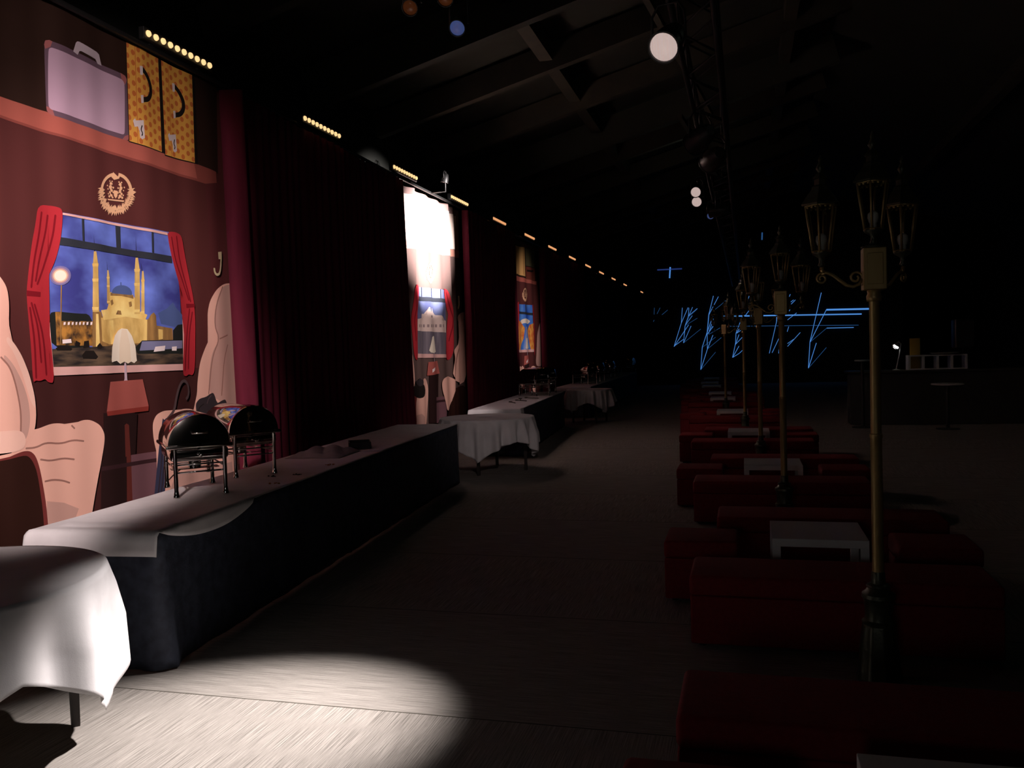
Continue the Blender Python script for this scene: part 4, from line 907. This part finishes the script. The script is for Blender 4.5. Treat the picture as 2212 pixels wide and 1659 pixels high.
# fixtures with coloured lenses over the aisle, on a cross pipe
yq = 4.9
bm = nb(); tube(bm, [(-2.1, yq + .12, 4.02), (.0, yq + .12, 4.06)], .022, 8); tube(bm, [(-1.95, yq + .12, 4.02), (-1.95, yq + .12, roof_z(-1.95) - .02)], .006, 6); tube(bm, [(-.9, yq + .12, 4.04), (-.9, yq + .12, roof_z(-.9) - .02)], .006, 6)
tag(link('cross_pipe', bm, M_BLACKMETAL, smooth='all'), 'dark pipe crossing above the aisle with coloured stage lights', 'pipe')
for (px, py, lb) in ((988, 60, 'stage light with blue and orange lens, right of the dark three at the top edge'), (886, 16, 'dim orange stage light at the top edge, left of its neighbours'), (962, -4, 'stage light with pale lens cut by the top edge')):
    v = on_y(px, py, yq); par_can(v, (v.x + .3, 2.2, 1.6), lb, M_COLGEL if px > 980 else M_ORGEL, r=.045, hang=4.03 - v.z, L=.18, to='up')

# ------------------------------------------------------------------ far screen drawn with blue light
SY = 38.0
scr = empty('projection_screen', (0, SY, 0)); tag(scr, 'dark far screen drawn with glowing blue bare trees and straight lines', 'screen'); scr.location = (0, 0, 0)
bm = nb(); box(bm, -4.0, 6.2, SY + .03, SY + .09, .0, 6.42, .01); link('panel', bm, mat('matt black screen', (.012, .014, .013), .9, noise=(2, (.016, .018, .016), (1, 1, 1))), scr)
ZB = zm(3.8138, 1380, 560)
def lines(name, segs, r, m_):
    bm = nb()
    for s in segs:
        q_ = [on_y(x, y, SY) for x, y in ZB(s)]; tube(bm, [(p_.x, SY, p_.z) for p_ in q_], r, 5)
    link(name, bm, m_, scr)
lines('light_tree', [[(128, 400), (125, 455)], [(175, 400), (150, 450)], [(238, 418), (190, 458)], [(125, 500), (120, 515)]], 0.0072, M_BLUE3)
lines('light_tree', [[(358, 400), (350, 525), (290, 720)], [(405, 398), (350, 525)], [(410, 540), (290, 720)], [(368, 660), (296, 712)]], 0.0096, M_BLUE)
lines('light_tree', [[(412, 400), (408, 470), (380, 550), (368, 690)], [(442, 395), (410, 470)], [(482, 405), (412, 465)], [(440, 465), (385, 540)], [(430, 550), (368, 690)]], 0.0088, M_BLUE)
lines('light_tree', [[(482, 485), (385, 545), (368, 690)], [(510, 575), (368, 690)], [(480, 412), (415, 470), (385, 545)]], 0.0072, M_BLUE3)
lines('light_tree', [[(614, 302), (575, 460), (563, 600), (522, 725), (510, 910)], [(655, 308), (578, 455)], [(610, 470), (562, 605), (565, 740), (510, 910)], [(615, 490), (575, 610)], [(610, 625), (565, 740)], [(632, 520), (568, 615)]], 0.0104, M_BLUE)
lines('light_tree', [[(635, 525), (565, 620)], [(670, 565), (575, 620)], [(632, 642), (525, 725)], [(680, 645), (565, 740)], [(632, 765), (510, 910)], [(715, 340), (677, 375), (605, 432), (580, 455), (568, 600), (565, 620)], [(565, 620), (565, 740)], [(525, 725), (510, 910)]], 0.0080, M_BLUE3)
lines('light_tree', [[(910, 298), (870, 425), (830, 530), (800, 610)], [(950, 375), (910, 420), (850, 500), (830, 530)], [(800, 610), (797, 690), (772, 810)], [(850, 540), (805, 610)], [(860, 572), (805, 610)], [(825, 620), (795, 705)], [(860, 635), (797, 700)], [(825, 715), (772, 810)], [(860, 745), (828, 775), (772, 810)]], 0.0096, M_BLUE)
lines('light_tree', [[(1135, 410), (1135, 510), (1075, 775)], [(1158, 460), (1133, 510)], [(1157, 645), (1098, 770)], [(1155, 740), (1152, 775)], [(1248, 288), (1240, 308)], [(1290, 335), (1255, 370)], [(1275, 335), (1252, 352)], [(1245, 415), (1237, 430)], [(1300, 442), (1225, 500)], [(1235, 555), (1222, 597)], [(1330, 603), (1225, 718)], [(1275, 660), (1225, 695)]], 0.0096, M_BLUE)
lines('light_tree', [[(1503, 275), (1410, 680), (1397, 897)], [(1545, 415), (1412, 680)], [(1462, 690), (1397, 897)]], 0.0112, M_BLUE)
lines('light_tree', [[(1548, 567), (1415, 680)], [(1545, 727), (1397, 897)]], 0.0080, M_BLUE3)
lines('light_line', [[(688, 470), (1835, 451)]], .026, M_BLUE)
lines('light_line', [[(1546, 416), (1914, 408)]], .036, M_BLUE)
lines('light_line', [[(728, 552), (1810, 543)]], 0.0096, M_BLUE3)
lines('light_line', [[(1548, 567), (1770, 562)]], 0.0136, M_BLUE)
lines('light_line', [[(152, 88), (355, 78)]], .030, M_BLUE2)
lines('light_line', [[(258, 65), (253, 155)]], .030, M_BLUE)
lines('light_line', [[(1016, -220), (1014, -160)]], .028, M_BLUE3)

# ------------------------------------------------------------------ far right: bar and odds and ends
t = empty('bar_counter', (3.4, 18.2, 0)); tag(t, 'long dark bar counter at the far right', 'counter')
bm = nb(); box(bm, -1.4, 3.2, 0, .55, 0, 1.02, .01); link('front', bm, mat('dark bar front', (.02, .02, .018), .6, noise=(3, (.028, .028, .024), (1, 1, 1))), t)
bm = nb(); box(bm, -1.46, 3.26, -.06, .6, 1.02, 1.06, .006); link('worktop', bm, mat('dark bar top', (.04, .04, .035), .35, noise=(3, (.05, .05, .04), (1, 1, 1))), t)
t = empty('shelf_unit', (3.10, 18.4, 1.06)); tag(t, 'low white open shelf with four openings on the bar counter', 'shelf')
bm = nb(); box(bm, 0, 1.06, 0, .3, .26, .285); link('top', bm, M_LACK, t)
bm = nb(); box(bm, 0, 1.06, 0, .3, 0, .02); link('bottom', bm, M_LACK, t)
for k in range(5): bm = nb(); x = k * .255; box(bm, x, x + .04, 0, .3, .0195, .2605); link('divider', bm, M_LACK, t)
t = empty('desk_lamp', (2.86, 18.3, 1.06)); tag(t, 'small desk lamp glowing white on the bar counter', 'lamp')
bm = nb(); lathe(bm, [(.07, 0), (.07, .015), (.012, .03)], 20); link('base', bm, M_LACK, t, smooth=True)
bm = nb(); tube(bm, [(0, 0, .02), (.06, 0, .3), (.09, 0, .52), (.05, 0, .56), (.0, 0, .52)], .011, 8); link('stem', bm, M_LACK, t, smooth='all')
bm = nb(); lathe(bm, [(.03, .07), (.045, .05), (.075, -.0), (.07, -.004), (.035, .04)], 20); bmesh.ops.transform(bm, matrix=Matrix.Translation((-.01, -.02, .47)) @ Matrix.Rotation(.7, 4, 'X') @ Matrix.Rotation(.5, 4, 'Y'), verts=bm.verts); link('shade', bm, M_LACK, t, smooth='all')
bm = nb(); bmesh.ops.create_icosphere(bm, subdivisions=3, radius=.05); bmesh.ops.transform(bm, matrix=Matrix.Translation((-.012, -.05, .465)) @ Matrix.Rotation(.6, 4, 'Y') @ Matrix.Diagonal((1.15, .8, .8, 1)), verts=bm.verts); link('bulb', bm, M_SHINE, t, smooth='all')
bm = nb(); box(bm, -.095, .095, 0, .03, 0, .62, .004); tag(link('panel', bm, M_YELLOW, loc=(3.25, 18.55, 1.38 - .32)), 'narrow yellow panel standing upright on the bar counter', 'panel')
def cafe(x, y, h_, r, lb):
    t = empty('pedestal_table', (x, y, 0)); tag(t, lb, 'table')
    bm = nb(); lathe(bm, [(r - .01, h_ - .03), (r, h_ - .025), (r, h_ - .006), (r - .01, h_)], 32); link('tabletop', bm, M_LACK, t, smooth=True)
    bm = nb(); lathe(bm, [(.03, .02), (.03, h_ - .03)], 16); link('column', bm, M_BLACKMETAL, t, smooth=True)
    bm = nb(); lathe(bm, [(.2, 0), (.2, .012), (.03, .03)], 28); link('foot', bm, M_BLACKMETAL, t, smooth=True)
cafe(3.55, 17.2, .84, .28, 'round white-topped pedestal table in front of the dark bar counter')
cafe(2.15, 17.6, 1.30, .14, 'small high white table left of the bar counter, behind the nearest lamp post')
bm = nb(); lathe(bm, [(.05, 0), (.22, .012), (.27, .035), (.262, .038), (.21, .018), (.03, .008)], 32); tag(link('serving_bowl', bm, M_LACK, smooth=True, loc=(3.78, 18.55, 1.347)), 'wide white bowl on top of the open white shelf', 'bowl')
t = empty('loudspeaker', (4.35, 19.6, 0)); tag(t, 'black loudspeaker on a tripod stand behind the bar counter', 'loudspeaker')
bm = nb(); box(bm, -.19, .19, -.17, .17, 1.45, 2.05, .03, 3); link('cabinet', bm, M_BLACK, t, smooth=True)
bm = nb(); box(bm, -.165, .165, -.18, -.168, 1.49, 2.01, .005); link('grille', bm, M_BLACKMETAL, t)
bm = nb(); lathe(bm, [(.02, .35), (.02, 1.46)], 14); link('pole', bm, M_BLACKMETAL, t, smooth=True)
for k in range(3):
    a = 2 * PI * k / 3 + .4; bm = nb(); tube(bm, [(0, 0, .75), (.42 * math.cos(a), .42 * math.sin(a), .012)], .012, 6); link('leg', bm, M_BLACKMETAL, t, smooth='all')

# put each banner's and the screen's own origin at its foot
for e, at in ((ban, (BX, 6.1, 0)), (ban2, (BX, 14.0, 0)), (ban3, (BX, 20.4, 0)), (scr, (1.1, SY + .06, 0))):
    v = Vector(at)
    for c in e.children: c.data.transform(Matrix.Translation(-v))
    e.location = v
